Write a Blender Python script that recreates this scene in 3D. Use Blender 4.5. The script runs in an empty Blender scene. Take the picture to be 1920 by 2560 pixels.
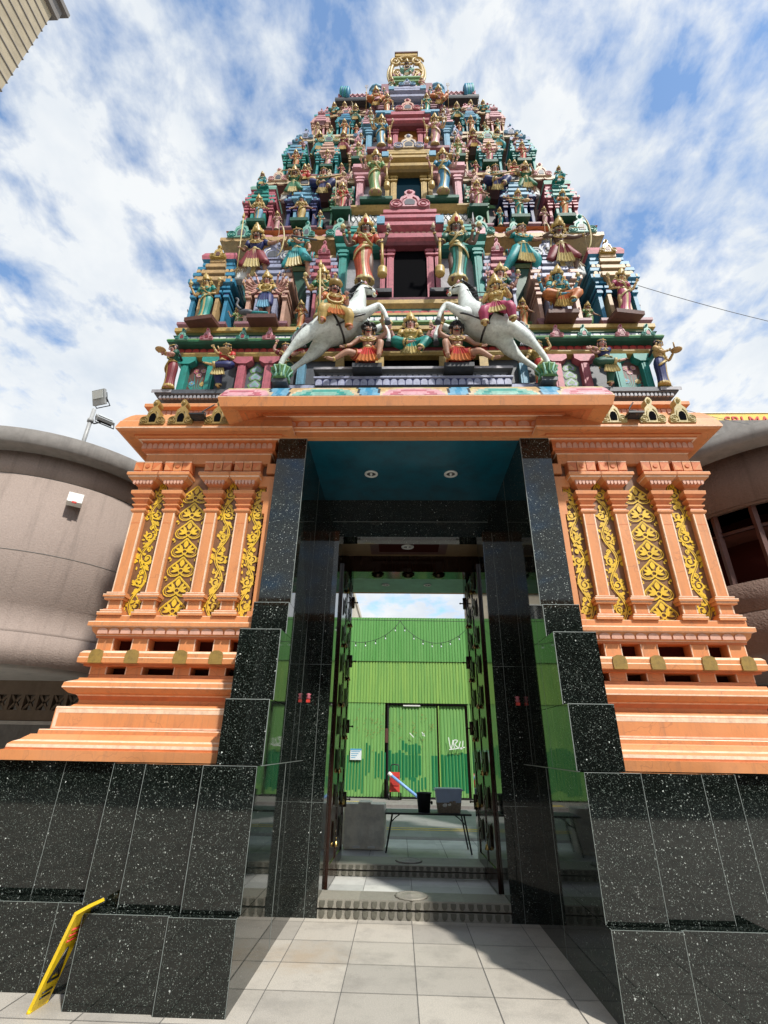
import bpy, bmesh, math, random
from mathutils import Vector, Matrix
R = math.radians
PI = math.pi
rnd = random.Random(7)
scn = bpy.context.scene
COL = scn.collection

# ------------------------------------------------------------------ materials
def new_mat(name):
    m = bpy.data.materials.new(name); m.use_nodes = True
    nt = m.node_tree; b = nt.nodes['Principled BSDF']
    return m, nt, b
def nd(nt, t, **kw):
    n = nt.nodes.new(t)
    for k, v in kw.items():
        if k in n.inputs: n.inputs[k].default_value = v
        else: setattr(n, k, v)
    return n
def ramp(nt, src, stops):
    r = nt.nodes.new('ShaderNodeValToRGB'); nt.links.new(src, r.inputs[0])
    e = r.color_ramp.elements
    while len(e) < len(stops): e.new(.5)
    for k, (p, c) in enumerate(stops):
        e[k].position = p; e[k].color = (*c, 1) if len(c) == 3 else c
    return r.outputs[0]
def mix(nt, f, a, b, mode='MIX'):
    n = nt.nodes.new('ShaderNodeMix'); n.data_type = 'RGBA'; n.blend_type = mode
    for i, v in ((0, f), (6, a), (7, b)):
        if isinstance(v, (int, float)): n.inputs[i].default_value = v
        elif isinstance(v, tuple): n.inputs[i].default_value = (*v, 1)
        else: nt.links.new(v, n.inputs[i])
    return n.outputs[2]
def geo_pos(nt): return nt.nodes.new('ShaderNodeNewGeometry').outputs['Position']
def noise(nt, vec, scale, detail=3, rough=.55):
    n = nd(nt, 'ShaderNodeTexNoise', Scale=scale, Detail=detail, Roughness=rough)
    nt.links.new(vec, n.inputs['Vector']); return n.outputs['Fac']
def bump(nt, b, h, s, d=.02):
    n = nd(nt, 'ShaderNodeBump', Strength=s, Distance=d); nt.links.new(h, n.inputs['Height'])
    nt.links.new(n.outputs[0], b.inputs['Normal'])

def paint(name, rgb, rough=.5, dirt=.35, bmp=.12, scale=5.0, fine=0):
    m, nt, b = new_mat(name)
    p = geo_pos(nt)
    f = ramp(nt, noise(nt, p, scale * 1.6, 6, .72), [(.40, (0, 0, 0)), (.70, (dirt * 1.5,) * 3)])
    dark = tuple(c * .36 + min(.010, sum(rgb) * .04) for c in rgb)
    c1 = mix(nt, f, rgb, dark)
    if fine: c1 = mix(nt, ramp(nt, noise(nt, p, 26, 4, .7), [(.48, (0, 0, 0)), (.70, (fine,) * 3)]), c1, dark)
    fade = ramp(nt, noise(nt, p, scale * .35, 2), [(.4, (0, 0, 0)), (.75, (.22,) * 3)])
    c2 = mix(nt, fade, c1, tuple(min(.85, c * .72 + .36 * sum(rgb) / 3) for c in rgb))
    nt.links.new(c2, b.inputs['Base Color'])
    b.inputs['Roughness'].default_value = rough
    bump(nt, b, noise(nt, p, scale * 9, 3), bmp, .01)
    return m

PAL = {
 'blue': (.035, .27, .46), 'turq': (.015, .31, .26), 'green': (.035, .20, .09), 'leaf': (.17, .35, .12), 'pink': (.54, .135, .175), 'rose': (.72, .36, .40),
 'lav': (.38, .41, .58), 'navy': (.025, .035, .16), 'yellow': (.56, .38, .11), 'orange': (.62, .19, .045), 'tan': (.60, .39, .17),
 'maroon': (.24, .025, .035), 'brown': (.14, .055, .04), 'cream': (.68, .53, .34), 'dark': (.03, .034, .042), 'slate': (.09, .10, .12), 'mauve': (.32, .14, .17),
 'white': (.78, .80, .78), 'horse': (.70, .76, .73), 'red': (.58, .04, .03), 'teal': (.02, .33, .35), 'dgreen': (.015, .12, .075), 'mint': (.24, .50, .40),
 'skin': (.50, .26, .17), 'dskin': (.20, .12, .09), 'pskin': (.64, .33, .27), 'bskin': (.06, .32, .45), 'gskin': (.62, .40, .16),
 'hair': (.015, .013, .014), 'grey': (.40, .39, .42), 'lip': (.50, .03, .04), 'gold': (.58, .40, .11), 'oldgold': (.36, .23, .055), 'palegold': (.62, .50, .21),
 'void': (.006, .006, .008), 'tealvoid': (.004, .03, .045), 'ochrevoid': (.20, .085, .02), 'greenvoid': (.01, .06, .02), 'olive': (.15, .20, .06), 'peach': (.68, .40, .29), 'vermil': (.56, .085, .03), 'magenta': (.46, .045, .13), 'sky': (.15, .39, .56),
}
MC = {}
def M(k):
    if k in MC: return MC[k]
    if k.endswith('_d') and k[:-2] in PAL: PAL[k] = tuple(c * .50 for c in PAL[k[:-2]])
    if k in PAL:
        g = k in ('gold', 'palegold', 'oldgold')
        MC[k] = paint('paint_' + k, tuple(c * (.86 if k not in ('horse', 'white') else 1) for c in PAL[k]), .42 if g else .52, .32 if g else .40, fine=.55)
    return MC[k]

def granite():
    m, nt, b = new_mat('black_granite')
    p = geo_pos(nt)
    wn = nd(nt, 'ShaderNodeTexNoise', Scale=70.0, Detail=3.0); nt.links.new(p, wn.inputs['Vector'])
    wa = nd(nt, 'ShaderNodeVectorMath', operation='MULTIPLY_ADD'); nt.links.new(wn.outputs['Color'], wa.inputs[0]); wa.inputs[1].default_value = (.022, .022, .022); nt.links.new(p, wa.inputs[2]); wp = wa.outputs[0]
    def flecks(scale, thr, rad):
        v = nd(nt, 'ShaderNodeTexVoronoi', Scale=scale); nt.links.new(wp, v.inputs['Vector'])
        s = nd(nt, 'ShaderNodeSeparateColor'); nt.links.new(v.outputs['Color'], s.inputs[0])
        a = nd(nt, 'ShaderNodeMath', operation='GREATER_THAN'); nt.links.new(s.outputs[0], a.inputs[0]); a.inputs[1].default_value = thr
        q = nd(nt, 'ShaderNodeMath', operation='LESS_THAN'); nt.links.new(v.outputs['Distance'], q.inputs[0]); q.inputs[1].default_value = rad
        k = nd(nt, 'ShaderNodeMath', operation='MULTIPLY'); nt.links.new(a.outputs[0], k.inputs[0]); nt.links.new(q.outputs[0], k.inputs[1])
        k2 = nd(nt, 'ShaderNodeMath', operation='MULTIPLY'); nt.links.new(k.outputs[0], k2.inputs[0]); nt.links.new(s.outputs[1], k2.inputs[1])
        return k2.outputs[0]
    big = noise(nt, p, 3, 4)
    base = mix(nt, ramp(nt, noise(nt, p, 60, 4, .7), [(.35, (0, 0, 0)), (.75, (1, 1, 1))]), (.0012, .0024, .0019), (.010, .0140, .0115))
    base = mix(nt, ramp(nt, big, [(.4, (0, 0, 0)), (.7, (.5, .5, .5))]), base, (.004, .0055, .0045))
    c = mix(nt, flecks(140, .55, .36), base, (.12, .15, .13))
    c = mix(nt, flecks(70, .80, .28), c, (.42, .46, .42))
    c = mix(nt, flecks(30, .935, .17), c, (.72, .76, .72))
    nt.links.new(c, b.inputs['Base Color'])
    r = ramp(nt, noise(nt, p, 9, 4), [(.3, (.02,) * 3), (.8, (.07,) * 3)])
    nt.links.new(r, b.inputs['Roughness']); b.inputs['IOR'].default_value = 1.55
    return m
MC['granite'] = granite()
MC['joint'] = paint('pale_joint_and_edge_glint', (.22, .25, .235), .5, .3)  # pale joints, and the catch-light painted along granite block edges
MC['darkjoint'] = paint('dark_joint', (.17, .165, .15), .8, .5)

def baseorange():
    m, nt, b = new_mat('orange_wall_paint')
    p = geo_pos(nt)
    st = nd(nt, 'ShaderNodeMapping'); st.inputs['Scale'].default_value = (1.0, 1.0, .35); nt.links.new(p, st.inputs['Vector'])
    f = ramp(nt, noise(nt, st.outputs[0], 3.2, 6, .7), [(.42, (0, 0, 0)), (.75, (.55,) * 3)])
    c = mix(nt, f, (.63, .248, .088), (.47, .19, .08))
    f2 = ramp(nt, noise(nt, st.outputs[0], 14, 5, .75), [(.54, (0, 0, 0)), (.80, (.6,) * 3)])
    c = mix(nt, f2, c, (.32, .14, .07))
    st2 = nd(nt, 'ShaderNodeMapping'); st2.inputs['Scale'].default_value = (16, 16, .9); nt.links.new(p, st2.inputs['Vector'])
    c = mix(nt, ramp(nt, noise(nt, st2.outputs[0], 1, 5, .65), [(.54, (0, 0, 0)), (.74, (.5,) * 3)]), c, (.26, .14, .085))
    ce = nd(nt, 'ShaderNodeTexVoronoi', Scale=1.7); ce.feature = 'DISTANCE_TO_EDGE'; cw = nd(nt, 'ShaderNodeTexNoise', Scale=3.0, Detail=5.0); nt.links.new(p, cw.inputs['Vector']); ca = nd(nt, 'ShaderNodeVectorMath', operation='MULTIPLY_ADD'); nt.links.new(cw.outputs['Color'], ca.inputs[0]); ca.inputs[1].default_value = (.5, .5, .5); nt.links.new(p, ca.inputs[2]); nt.links.new(ca.outputs[0], ce.inputs['Vector'])
    c = mix(nt, ramp(nt, ce.outputs['Distance'], [(.003, (.32,) * 3), (.008, (0, 0, 0))]), c, (.22, .09, .05))
    f3 = ramp(nt, noise(nt, p, 1.6, 3), [(.45, (0, 0, 0)), (.75, (.35,) * 3)])
    c = mix(nt, f3, c, (.70, .33, .16))
    nt.links.new(c, b.inputs['Base Color']); b.inputs['Roughness'].default_value = .55
    bump(nt, b, noise(nt, p, 40, 4), .12, .01)
    return m
MC['base'] = baseorange()
MC['basepale'] = paint('pale_orange_line', (.86, .60, .42), .5, .4, scale=9)
MC['basedeep'] = paint('deep_orange_paint', (.60, .17, .05), .5, .3)
MC['petal'] = paint('faded_pink_petal', (.66, .36, .26), .55, .4)
MC['panelbrown'] = paint('brown_panel_paint', (.22, .10, .04), .45, .45, scale=3)
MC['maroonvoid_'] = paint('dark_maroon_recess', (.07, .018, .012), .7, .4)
MC['vine'] = paint('yellow_ornament_paint', (.78, .50, .03), .4, .35)

def concrete(name, a, bcol, bscale, bs, bd=.03):
    m, nt, b = new_mat(name)
    p = geo_pos(nt)
    c = mix(nt, noise(nt, p, 1.2, 5, .6), a, bcol)
    w = ramp(nt, noise(nt, p, bscale * .8, 4, .7), [(.3, (.0,) * 3), (.62, (.35,) * 3)])
    c = mix(nt, w, c, tuple(min(.8, x * 1.5) for x in a))
    nt.links.new(c, b.inputs['Base Color']); b.inputs['Roughness'].default_value = .85
    sv = nd(nt, 'ShaderNodeMapping'); sv.inputs['Scale'].default_value = (5, 5, .45); nt.links.new(p, sv.inputs['Vector'])
    c = mix(nt, ramp(nt, noise(nt, sv.outputs[0], 1.3, 5, .7), [(.50, (0, 0, 0)), (.74, (.5,) * 3)]), c, tuple(x * .5 for x in a)); nt.links.new(c, b.inputs['Base Color'])
    v = nd(nt, 'ShaderNodeTexVoronoi', Scale=bscale); v.feature = 'SMOOTH_F1'
    wv = nd(nt, 'ShaderNodeTexNoise', Scale=bscale * .6, Detail=5.0)
    nt.links.new(p, wv.inputs['Vector']); nt.links.new(p, v.inputs['Vector'])
    h = mix(nt, .6, v.outputs['Distance'], wv.outputs['Fac'])
    bump(nt, b, h, bs, bd)
    return m
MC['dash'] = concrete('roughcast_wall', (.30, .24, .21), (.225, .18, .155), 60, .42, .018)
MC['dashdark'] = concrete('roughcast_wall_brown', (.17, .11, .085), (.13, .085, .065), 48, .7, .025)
MC['slab'] = concrete('grey_concrete', (.22, .205, .19), (.15, .14, .13), 9, .35)
MC['soffit'] = concrete('pale_soffit', (.36, .34, .31), (.30, .28, .26), 5, .1)
MC['bblock'] = concrete('brown_breeze_block', (.14, .105, .075), (.10, .07, .05), 12, .3)

def floormat(name, a, bcol, scale, stain=True):
    m, nt, b = new_mat(name)
    p = geo_pos(nt)
    s = ramp(nt, noise(nt, p, 130, 3, .8), [(.38, (0, 0, 0)), (.62, (1, 1, 1))])
    c = mix(nt, s, a, bcol)
    if stain:
        ofs = nd(nt, 'ShaderNodeVectorMath', operation='ADD'); nt.links.new(p, ofs.inputs[0]); ofs.inputs[1].default_value = (.02 + .533 * 40, -.03 + 20, .25)
        sn = nd(nt, 'ShaderNodeVectorMath', operation='SNAP'); nt.links.new(ofs.outputs[0], sn.inputs[0]); sn.inputs[1].default_value = (.533, .5, 1)
        wn = nt.nodes.new('ShaderNodeTexWhiteNoise'); nt.links.new(sn.outputs[0], wn.inputs['Vector'])
        c = mix(nt, 1.0, c, ramp(nt, wn.outputs['Value'], [(0, (.80, .80, .80)), (1, (1.06, 1.05, 1.03))]), 'MULTIPLY')
        d = ramp(nt, noise(nt, p, 2.6, 6, .7), [(.48, (0, 0, 0)), (.68, (.45,) * 3)])
        c = mix(nt, d, c, tuple(x * .55 for x in bcol))
        d2 = ramp(nt, noise(nt, p, 14, 5, .75), [(.60, (0, 0, 0)), (.75, (.5,) * 3)])
        c = mix(nt, d2, c, (.20, .17, .14))
        # one rusty stain on the floor near the left wall
        v = nd(nt, 'ShaderNodeVectorMath', operation='SUBTRACT'); nt.links.new(p, v.inputs[0]); v.inputs[1].default_value = (-.93, 5.15, 0)
        l = nd(nt, 'ShaderNodeVectorMath', operation='LENGTH'); nt.links.new(v.outputs[0], l.inputs[0])
        ad = nd(nt, 'ShaderNodeMath', operation='MULTIPLY_ADD'); nt.links.new(noise(nt, p, 7, 5, .7), ad.inputs[0]); ad.inputs[1].default_value = .9; nt.links.new(l.outputs['Value'], ad.inputs[2])
        c = mix(nt, ramp(nt, ad.outputs[0], [(.45, (.40,) * 3), (.85, (0, 0, 0))]), c, (.40, .27, .14))
    nt.links.new(c, b.inputs['Base Color'])
    b.inputs['Roughness'].default_value = .55
    bump(nt, b, noise(nt, p, 110, 3), .1, .006)
    return m
MC['floor'] = floormat('pale_granite_tiles', (.57, .53, .465), (.40, .375, .335), 1)
MC['paving'] = floormat('grey_paving', (.62, .63, .60), (.50, .51, .49), 1)
MC['stone'] = floormat('carved_threshold_stone', (.33, .31, .26), (.22, .21, .18), 1)
MC['stonedark'] = concrete('dark_petal_stone', (.12, .115, .09), (.08, .078, .06), 30, .3)  # darker tone that sets the carved petals off from the threshold
MC['asphalt'] = floormat('asphalt', (.26, .26, .26), (.18, .18, .18), 1)
MC['yline'] = paint('yellow_road_paint', (.70, .50, .06), .6, .6)

def sheetmat(name, a, bcol, patches=False):
    m, nt, b = new_mat(name)
    p = geo_pos(nt)
    st = nd(nt, 'ShaderNodeMapping'); st.inputs['Scale'].default_value = (7, 7, .5); nt.links.new(p, st.inputs['Vector'])
    c = mix(nt, ramp(nt, noise(nt, st.outputs[0], 1.5, 4), [(.35, (0, 0, 0)), (.65, (1, 1, 1))]), a, bcol)
    if patches:   # the lower part was overpainted in dark green in blocky patches
        sx = nd(nt, 'ShaderNodeSeparateXYZ'); nt.links.new(p, sx.inputs[0])
        bl = nd(nt, 'ShaderNodeMapping'); bl.inputs['Scale'].default_value = (1, 0, .55); nt.links.new(p, bl.inputs['Vector'])
        v = nd(nt, 'ShaderNodeTexVoronoi', Scale=1.35); v.distance = 'CHEBYCHEV'; nt.links.new(bl.outputs[0], v.inputs['Vector'])
        sc = nd(nt, 'ShaderNodeSeparateColor'); nt.links.new(v.outputs['Color'], sc.inputs[0])
        h = nd(nt, 'ShaderNodeMath', operation='MULTIPLY_ADD'); nt.links.new(sc.outputs[0], h.inputs[0]); h.inputs[1].default_value = 1.1
        h.inputs[2].default_value = .55
        h2 = nd(nt, 'ShaderNodeMath', operation='MULTIPLY_ADD'); nt.links.new(noise(nt, p, 5, 3), h2.inputs[0]); h2.inputs[1].default_value = .3; nt.links.new(h.outputs[0], h2.inputs[2])
        lt = nd(nt, 'ShaderNodeMath', operation='LESS_THAN'); nt.links.new(sx.outputs['Z'], lt.inputs[0]); nt.links.new(h2.outputs[0], lt.inputs[1])
        c = mix(nt, lt.outputs[0], c, (.004, .14, .045))
        lo = nd(nt, 'ShaderNodeMath', operation='MULTIPLY_ADD'); nt.links.new(noise(nt, st.outputs[0], 3.5, 5, .7), lo.inputs[0]); lo.inputs[1].default_value = -1.6; nt.links.new(sx.outputs['Z'], lo.inputs[2])
        c = mix(nt, ramp(nt, lo.outputs[0], [(.0, (.75,) * 3), (.12, (0, 0, 0))]), c, (.22, .40, .20))
        rs = ramp(nt, noise(nt, p, 10, 3, .6), [(.66, (0, 0, 0)), (.72, (.7,) * 3)])
        zr = ramp(nt, sx.outputs['Z'], [(.0, (0, 0, 0)), (.9, (1, 1, 1))])
        c = mix(nt, mix(nt, 1.0, rs, zr, 'MULTIPLY'), c, (.30, .20, .03))
    nt.links.new(c, b.inputs['Base Color']); b.inputs['Roughness'].default_value = .5
    return m
MC['sheet1'] = sheetmat('green_sheet_upper', (.10, .31, .075), (.14, .36, .10))
MC['sheet2'] = sheetmat('green_sheet_middle', (.25, .44, .10), (.17, .36, .09))
MC['sheet3'] = sheetmat('green_sheet_lower', (.20, .41, .115), (.14, .34, .10), False)
MC['sheetdark'] = sheetmat('green_sheet_overpainted', (.004, .15, .045), (.012, .20, .075))

def plain(name, rgb, rough=.5, metal=0, trans=0, spec=None):
    m, nt, b = new_mat(name)
    b.inputs['Base Color'].default_value = (*rgb, 1); b.inputs['Roughness'].default_value = rough; b.inputs['Metallic'].default_value = metal
    if trans: b.inputs['Transmission Weight'].default_value = trans
    if spec is not None: b.inputs['Specular IOR Level'].default_value = spec
    return m
def wood():
    m, nt, b = new_mat('dark_varnished_wood')
    p = geo_pos(nt); st = nd(nt, 'ShaderNodeMapping'); st.inputs['Scale'].default_value = (6, 6, .6); nt.links.new(p, st.inputs['Vector'])
    c = mix(nt, noise(nt, st.outputs[0], 4, 6, .7), (.016, .007, .005), (.032, .013, .008))
    nt.links.new(c, b.inputs['Base Color']); b.inputs['Roughness'].default_value = .12
    return m
MC['wood'] = wood()
for k_, c_ in (('void', (.002, .002, .003)), ('tealvoid', (.002, .018, .03)), ('ochrevoid', (.14, .055, .012)), ('greenvoid', (.004, .035, .012)), ('maroonvoid', (.05, .012, .009))): MC[k_] = plain('opening_' + k_, c_, .9, 0, 0, .05)  # void is flat black, painting in the dark inside a deep opening
MC['bronze'] = plain('dark_bronze', (.05, .035, .022), .35, .8)
MC['brass'] = plain('brass_bell', (.45, .30, .10), .3, 1)
MC['blueceil'] = paint('blue_ceiling_paint', (.008, .10, .15), .22, .5, scale=2)
MC['tealceil'] = paint('pale_teal_ceiling', (.15, .36, .32), .4, .4, scale=2)
MC['beigeceil'] = paint('beige_ceiling', (.28, .19, .10), .6, .3)
MC['chrome'] = plain('chrome_reflector', (.6, .6, .6), .15, 1)
MC['whitepl'] = plain('white_plastic', (.75, .76, .72), .45)
MC['greymetal'] = paint('galvanised_steel', (.42, .43, .43), .4, .3)
MC['black'] = plain('black_plastic', (.012, .012, .013), .4)
MC['glass'] = plain('dark_glass', (.03, .035, .04), .05)
MC['lens'] = plain('lamp_lens', (.62, .64, .62), .15)
MC['signyellow'] = paint('yellow_plastic', (.82, .56, .008), .4, .25)
MC['barrier'] = paint('dirty_cream_plastic', (.84, .79, .66), .55, .4, scale=2.5)
MC['box'] = paint('pale_blue_plastic', (.40, .50, .68), .3, .15)
MC['binliner'] = paint('rubbish', (.30, .24, .17), .7, .6, scale=20)
MC['boardyellow'] = paint('yellow_signboard', (.82, .58, .09), .5, .2)
MC['signred'] = paint('red_sign_paint', (.62, .045, .03), .5, .2)
MC['tower'] = paint('beige_facade', (.46, .38, .25), .7, .3, scale=1)
MC['towertrim'] = paint('grey_parapet', (.22, .20, .18), .7, .3, scale=1)
MC['officewall'] = paint('cream_office_wall', (.62, .55, .42), .7, .3, scale=.6)
MC['wire'] = plain('cable_black', (.03, .03, .033), .6)
MC['thinwire'] = plain('grey_cable', (.16, .17, .18), .6)
MC['bulb'] = plain('clear_bulb', (.75, .85, .85), .1)
MC['poster'] = plain('poster_white', (.72, .78, .80), .5)
MC['posterblue'] = plain('poster_blue', (.10, .35, .55), .5)
MC['bluepipe'] = plain('blue_handle', (.20, .38, .72), .4)
MC['graf'] = plain('white_spray_paint', (.75, .80, .75), .6)

# ------------------------------------------------------------------ mesh builder
class MB:
    def __init__(s): s.v = []; s.f = []; s.m = []; s.s = []
    def q(s, pts, faces, m, sm=False):
        b = len(s.v); s.v += [tuple(p) for p in pts]
        for k, f in enumerate(faces):
            s.f.append([i + b for i in f]); s.m.append(m[k] if isinstance(m, list) else m); s.s.append(sm)
    def box(s, x0, x1, y0, y1, z0, z1, m):
        x0, x1 = sorted((x0, x1)); y0, y1 = sorted((y0, y1)); z0, z1 = sorted((z0, z1))
        s.q([(x0, y0, z0), (x1, y0, z0), (x1, y1, z0), (x0, y1, z0), (x0, y0, z1), (x1, y0, z1), (x1, y1, z1), (x0, y1, z1)],
            [(0, 3, 2, 1), (4, 5, 6, 7), (0, 1, 5, 4), (1, 2, 6, 5), (2, 3, 7, 6), (3, 0, 4, 7)], m); return s
    def loft(s, rings, m, cap=True, sm=True, mf=None):
        n = len(rings[0]); pts = [p for r in rings for p in r]; fs = []; ms = []
        for i in range(len(rings) - 1):
            for j in range(n):
                k = (j + 1) % n
                fs.append((i * n + j, i * n + k, (i + 1) * n + k, (i + 1) * n + j)); ms.append(mf(i, j) if mf else m)
        b = len(s.v); s.v += [tuple(p) for p in pts]
        for f, mm in zip(fs, ms): s.f.append([i + b for i in f]); s.m.append(mm); s.s.append(sm)
        if cap:
            s.f.append([b + i for i in range(n)][::-1]); s.m.append(ms[0]); s.s.append(False)
            s.f.append([b + (len(rings) - 1) * n + i for i in range(n)]); s.m.append(ms[-1]); s.s.append(False)
        return s
    def tube(s, pts, r, m, n=6, pleat=0, np_=5, flat=1.0):
        P = [Vector(p) for p in pts]; L = len(P)
        rr = r if isinstance(r, (list, tuple)) else [r] * L
        up = Vector((0, 0, 1)); rings = []
        t0 = (P[1] - P[0]).normalized()
        a = t0.cross(up) if abs(t0.z) < .95 else t0.cross(Vector((0, 1, 0)))
        a.normalize()
        for i in range(L):
            t = (P[min(i + 1, L - 1)] - P[max(i - 1, 0)]).normalized()
            a = (a - t * a.dot(t)); a.normalize() if a.length > 1e-6 else None
            c = t.cross(a); ring = []
            for j in range(n):
                th = 2 * PI * j / n; q = rr[i] * (1 + pleat * math.sin(np_ * th))
                ring.append(P[i] + a * (q * math.cos(th)) + c * (q * math.sin(th) * flat))
            rings.append(ring)
        return s.loft(rings, m)
    def ell(s, c, r, m, n=10, k=6):
        rx, ry, rz = r if isinstance(r, tuple) else (r, r, r)
        rings = []
        for i in range(k + 1):
            ph = -PI / 2 + PI * (i if 0 < i < k else (i + (.12 if i == 0 else -.12))) / k
            rings.append([(c[0] + rx * math.cos(ph) * math.cos(2 * PI * j / n), c[1] + ry * math.cos(ph) * math.sin(2 * PI * j / n), c[2] + rz * math.sin(ph)) for j in range(n)])
        return s.loft(rings, m)
    def lathe(s, prof, c, m, n=14, lobes=0, amp=0):
        rings = []
        for r, z in prof:
            rings.append([(c[0] + r * (1 + amp * math.cos(lobes * 2 * PI * j / n)) * math.cos(2 * PI * j / n), c[1] + r * (1 + amp * math.cos(lobes * 2 * PI * j / n)) * math.sin(2 * PI * j / n), c[2] + z) for j in range(n)])
        return s.loft(rings, m)
    def poly(s, pts, y0, y1, m):     # outline in x,z pushed from y0 to y1
        n = len(pts)
        s.q([(x, y0, z) for x, z in pts] + [(x, y1, z) for x, z in pts], [tuple(range(n)), tuple(range(2 * n - 1, n - 1, -1))] + [(i, i + n, (i + 1) % n + n, (i + 1) % n) for i in range(n)], m); return s
    def ribbon(s, pts, w, y, m, th=.006):
        P = [Vector((p[0], p[1])) for p in pts]; L = len(P); a = []; b = []
        ww = w if isinstance(w, list) else [w] * L
        for i in range(L):
            t = P[min(i + 1, L - 1)] - P[max(i - 1, 0)]; t = t.normalized() if t.length > 1e-9 else Vector((0, 1)); nrm = Vector((-t.y, t.x)) * ww[i] * .5
            a.append(P[i] + nrm); b.append(P[i] - nrm)
        pts3 = [(p.x, y, p.y) for p in a] + [(p.x, y, p.y) for p in b]
        s.q(pts3, [(i, i + 1, L + i + 1, L + i) for i in range(L - 1)], m); return s
    def disc(s, cx, cz, r, y, m, n=10):
        s.q([(cx + r * math.cos(2 * PI * i / n), y, cz + r * math.sin(2 * PI * i / n)) for i in range(n)], [tuple(range(n))], m); return s
    def sweep(s, poly, prof, m, cap=True, sm=False):
        # rectilinear plan outline (counter-clockwise), profile [(offset, z, material of the band above)]
        n = len(poly); mit = []
        for i in range(n):
            p0, p1, p2 = poly[i - 1], poly[i], poly[(i + 1) % n]
            d1 = Vector((p1[0] - p0[0], p1[1] - p0[1])).normalized(); d2 = Vector((p2[0] - p1[0], p2[1] - p1[1])).normalized()
            n1 = Vector((d1.y, -d1.x)); n2 = Vector((d2.y, -d2.x)); mit.append(n1 + n2 if abs(n1.dot(n2)) < .5 else n1)
        rings = [[(p[0] + t[0] * k.x, p[1] + t[0] * k.y, t[1]) for p, k in zip(poly, mit)] for t in prof]
        return s.loft(rings, m, cap, sm, mf=lambda i, j: (prof[i][2] if len(prof[i]) > 2 else m))
    def rect(s, x0, x1, y0, y1, prof, m, cap=True):
        x0, x1 = sorted((x0, x1)); y0, y1 = sorted((y0, y1))
        return s.sweep([(x0, y0), (x1, y0), (x1, y1), (x0, y1)], prof, m, cap)
    def xf(s, mat):
        s.v = [tuple(mat @ Vector(p)) for p in s.v]; return s
    def add(s, o, mat=None):
        b = len(s.v); s.v += [tuple(mat @ Vector(p)) if mat else p for p in o.v]
        s.f += [[i + b for i in f] for f in o.f]; s.m += o.m; s.s += o.s; return s
    def mesh(s, name):
        me = bpy.data.meshes.new(name); me.from_pydata(s.v, [], s.f)
        ks = []
        for k in s.m:
            if k not in ks: ks.append(k)
        for k in ks: me.materials.append(M(k))
        ix = {k: i for i, k in enumerate(ks)}
        me.polygons.foreach_set('material_index', [ix[k] for k in s.m]); me.polygons.foreach_set('use_smooth', s.s)
        bm = bmesh.new(); bm.from_mesh(me); bmesh.ops.recalc_face_normals(bm, faces=bm.faces); bm.to_mesh(me); bm.free()
        return me
    def build(s, name, par=None, loc=None, **tags):
        o = bpy.data.objects.new(name, s.mesh(name)); COL.objects.link(o)
        if par is not None: o.parent = par
        if loc: o.location = loc
        for k, v in tags.items(): o[k] = v
        return o
def thing(name, label, cat, loc=(0, 0, 0), rz=0, group=None):
    o = bpy.data.objects.new(name, None); COL.objects.link(o); o.empty_display_size = .2
    o.location = loc; o.rotation_euler = (0, 0, rz); o['label'] = label; o['category'] = cat
    if group: o['group'] = group
    return o
def copy_part(o, par, loc=None, label=None):
    c = o.copy(); COL.objects.link(c); c.parent = par
    if loc: c.location = loc
    return c
def copy_tree(o, par=None):
    c = o.copy(); COL.objects.link(c)
    if par is not None: c.parent = par
    for ch in list(o.children): copy_tree(ch, c)
    return c
def row(mb, x0, x1, n, y, z0, z1, m, fill=.86, up=True, th=.012, k=7):
    # a row of petals standing on (or hanging from) a moulding, facing the viewer
    w = (x1 - x0) / n
    for i in range(n):
        cx = x0 + w * (i + .5); hw = w * fill / 2
        pts = [(cx - hw, z0), (cx + hw, z0)] + [(cx + hw * math.cos(PI * j / k) * (1 if j != k / 2 else 1), z0 + (z1 - z0) * (.45 + .55 * math.sin(PI * j / k))) for j in range(k + 1)]
        if not up: pts = [(x, z0 + z1 - z) for x, z in pts][::-1]
        mb.poly(pts, y, y + th, m)
    return mb
# ------------------------------------------------------------------ the gateway: granite, orange base, porch
gate = thing('temple_gateway', 'tall painted temple gateway tower on an orange base with a black granite entrance', 'temple', (0, 4.2, 0))
GO = Matrix.Translation((0, -4.2, 0))
def part(mb, name, par=None, **t):
    mb.xf(GO) if (par is None) else None
    return mb.build(name, par if par is not None else gate, **t)
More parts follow.
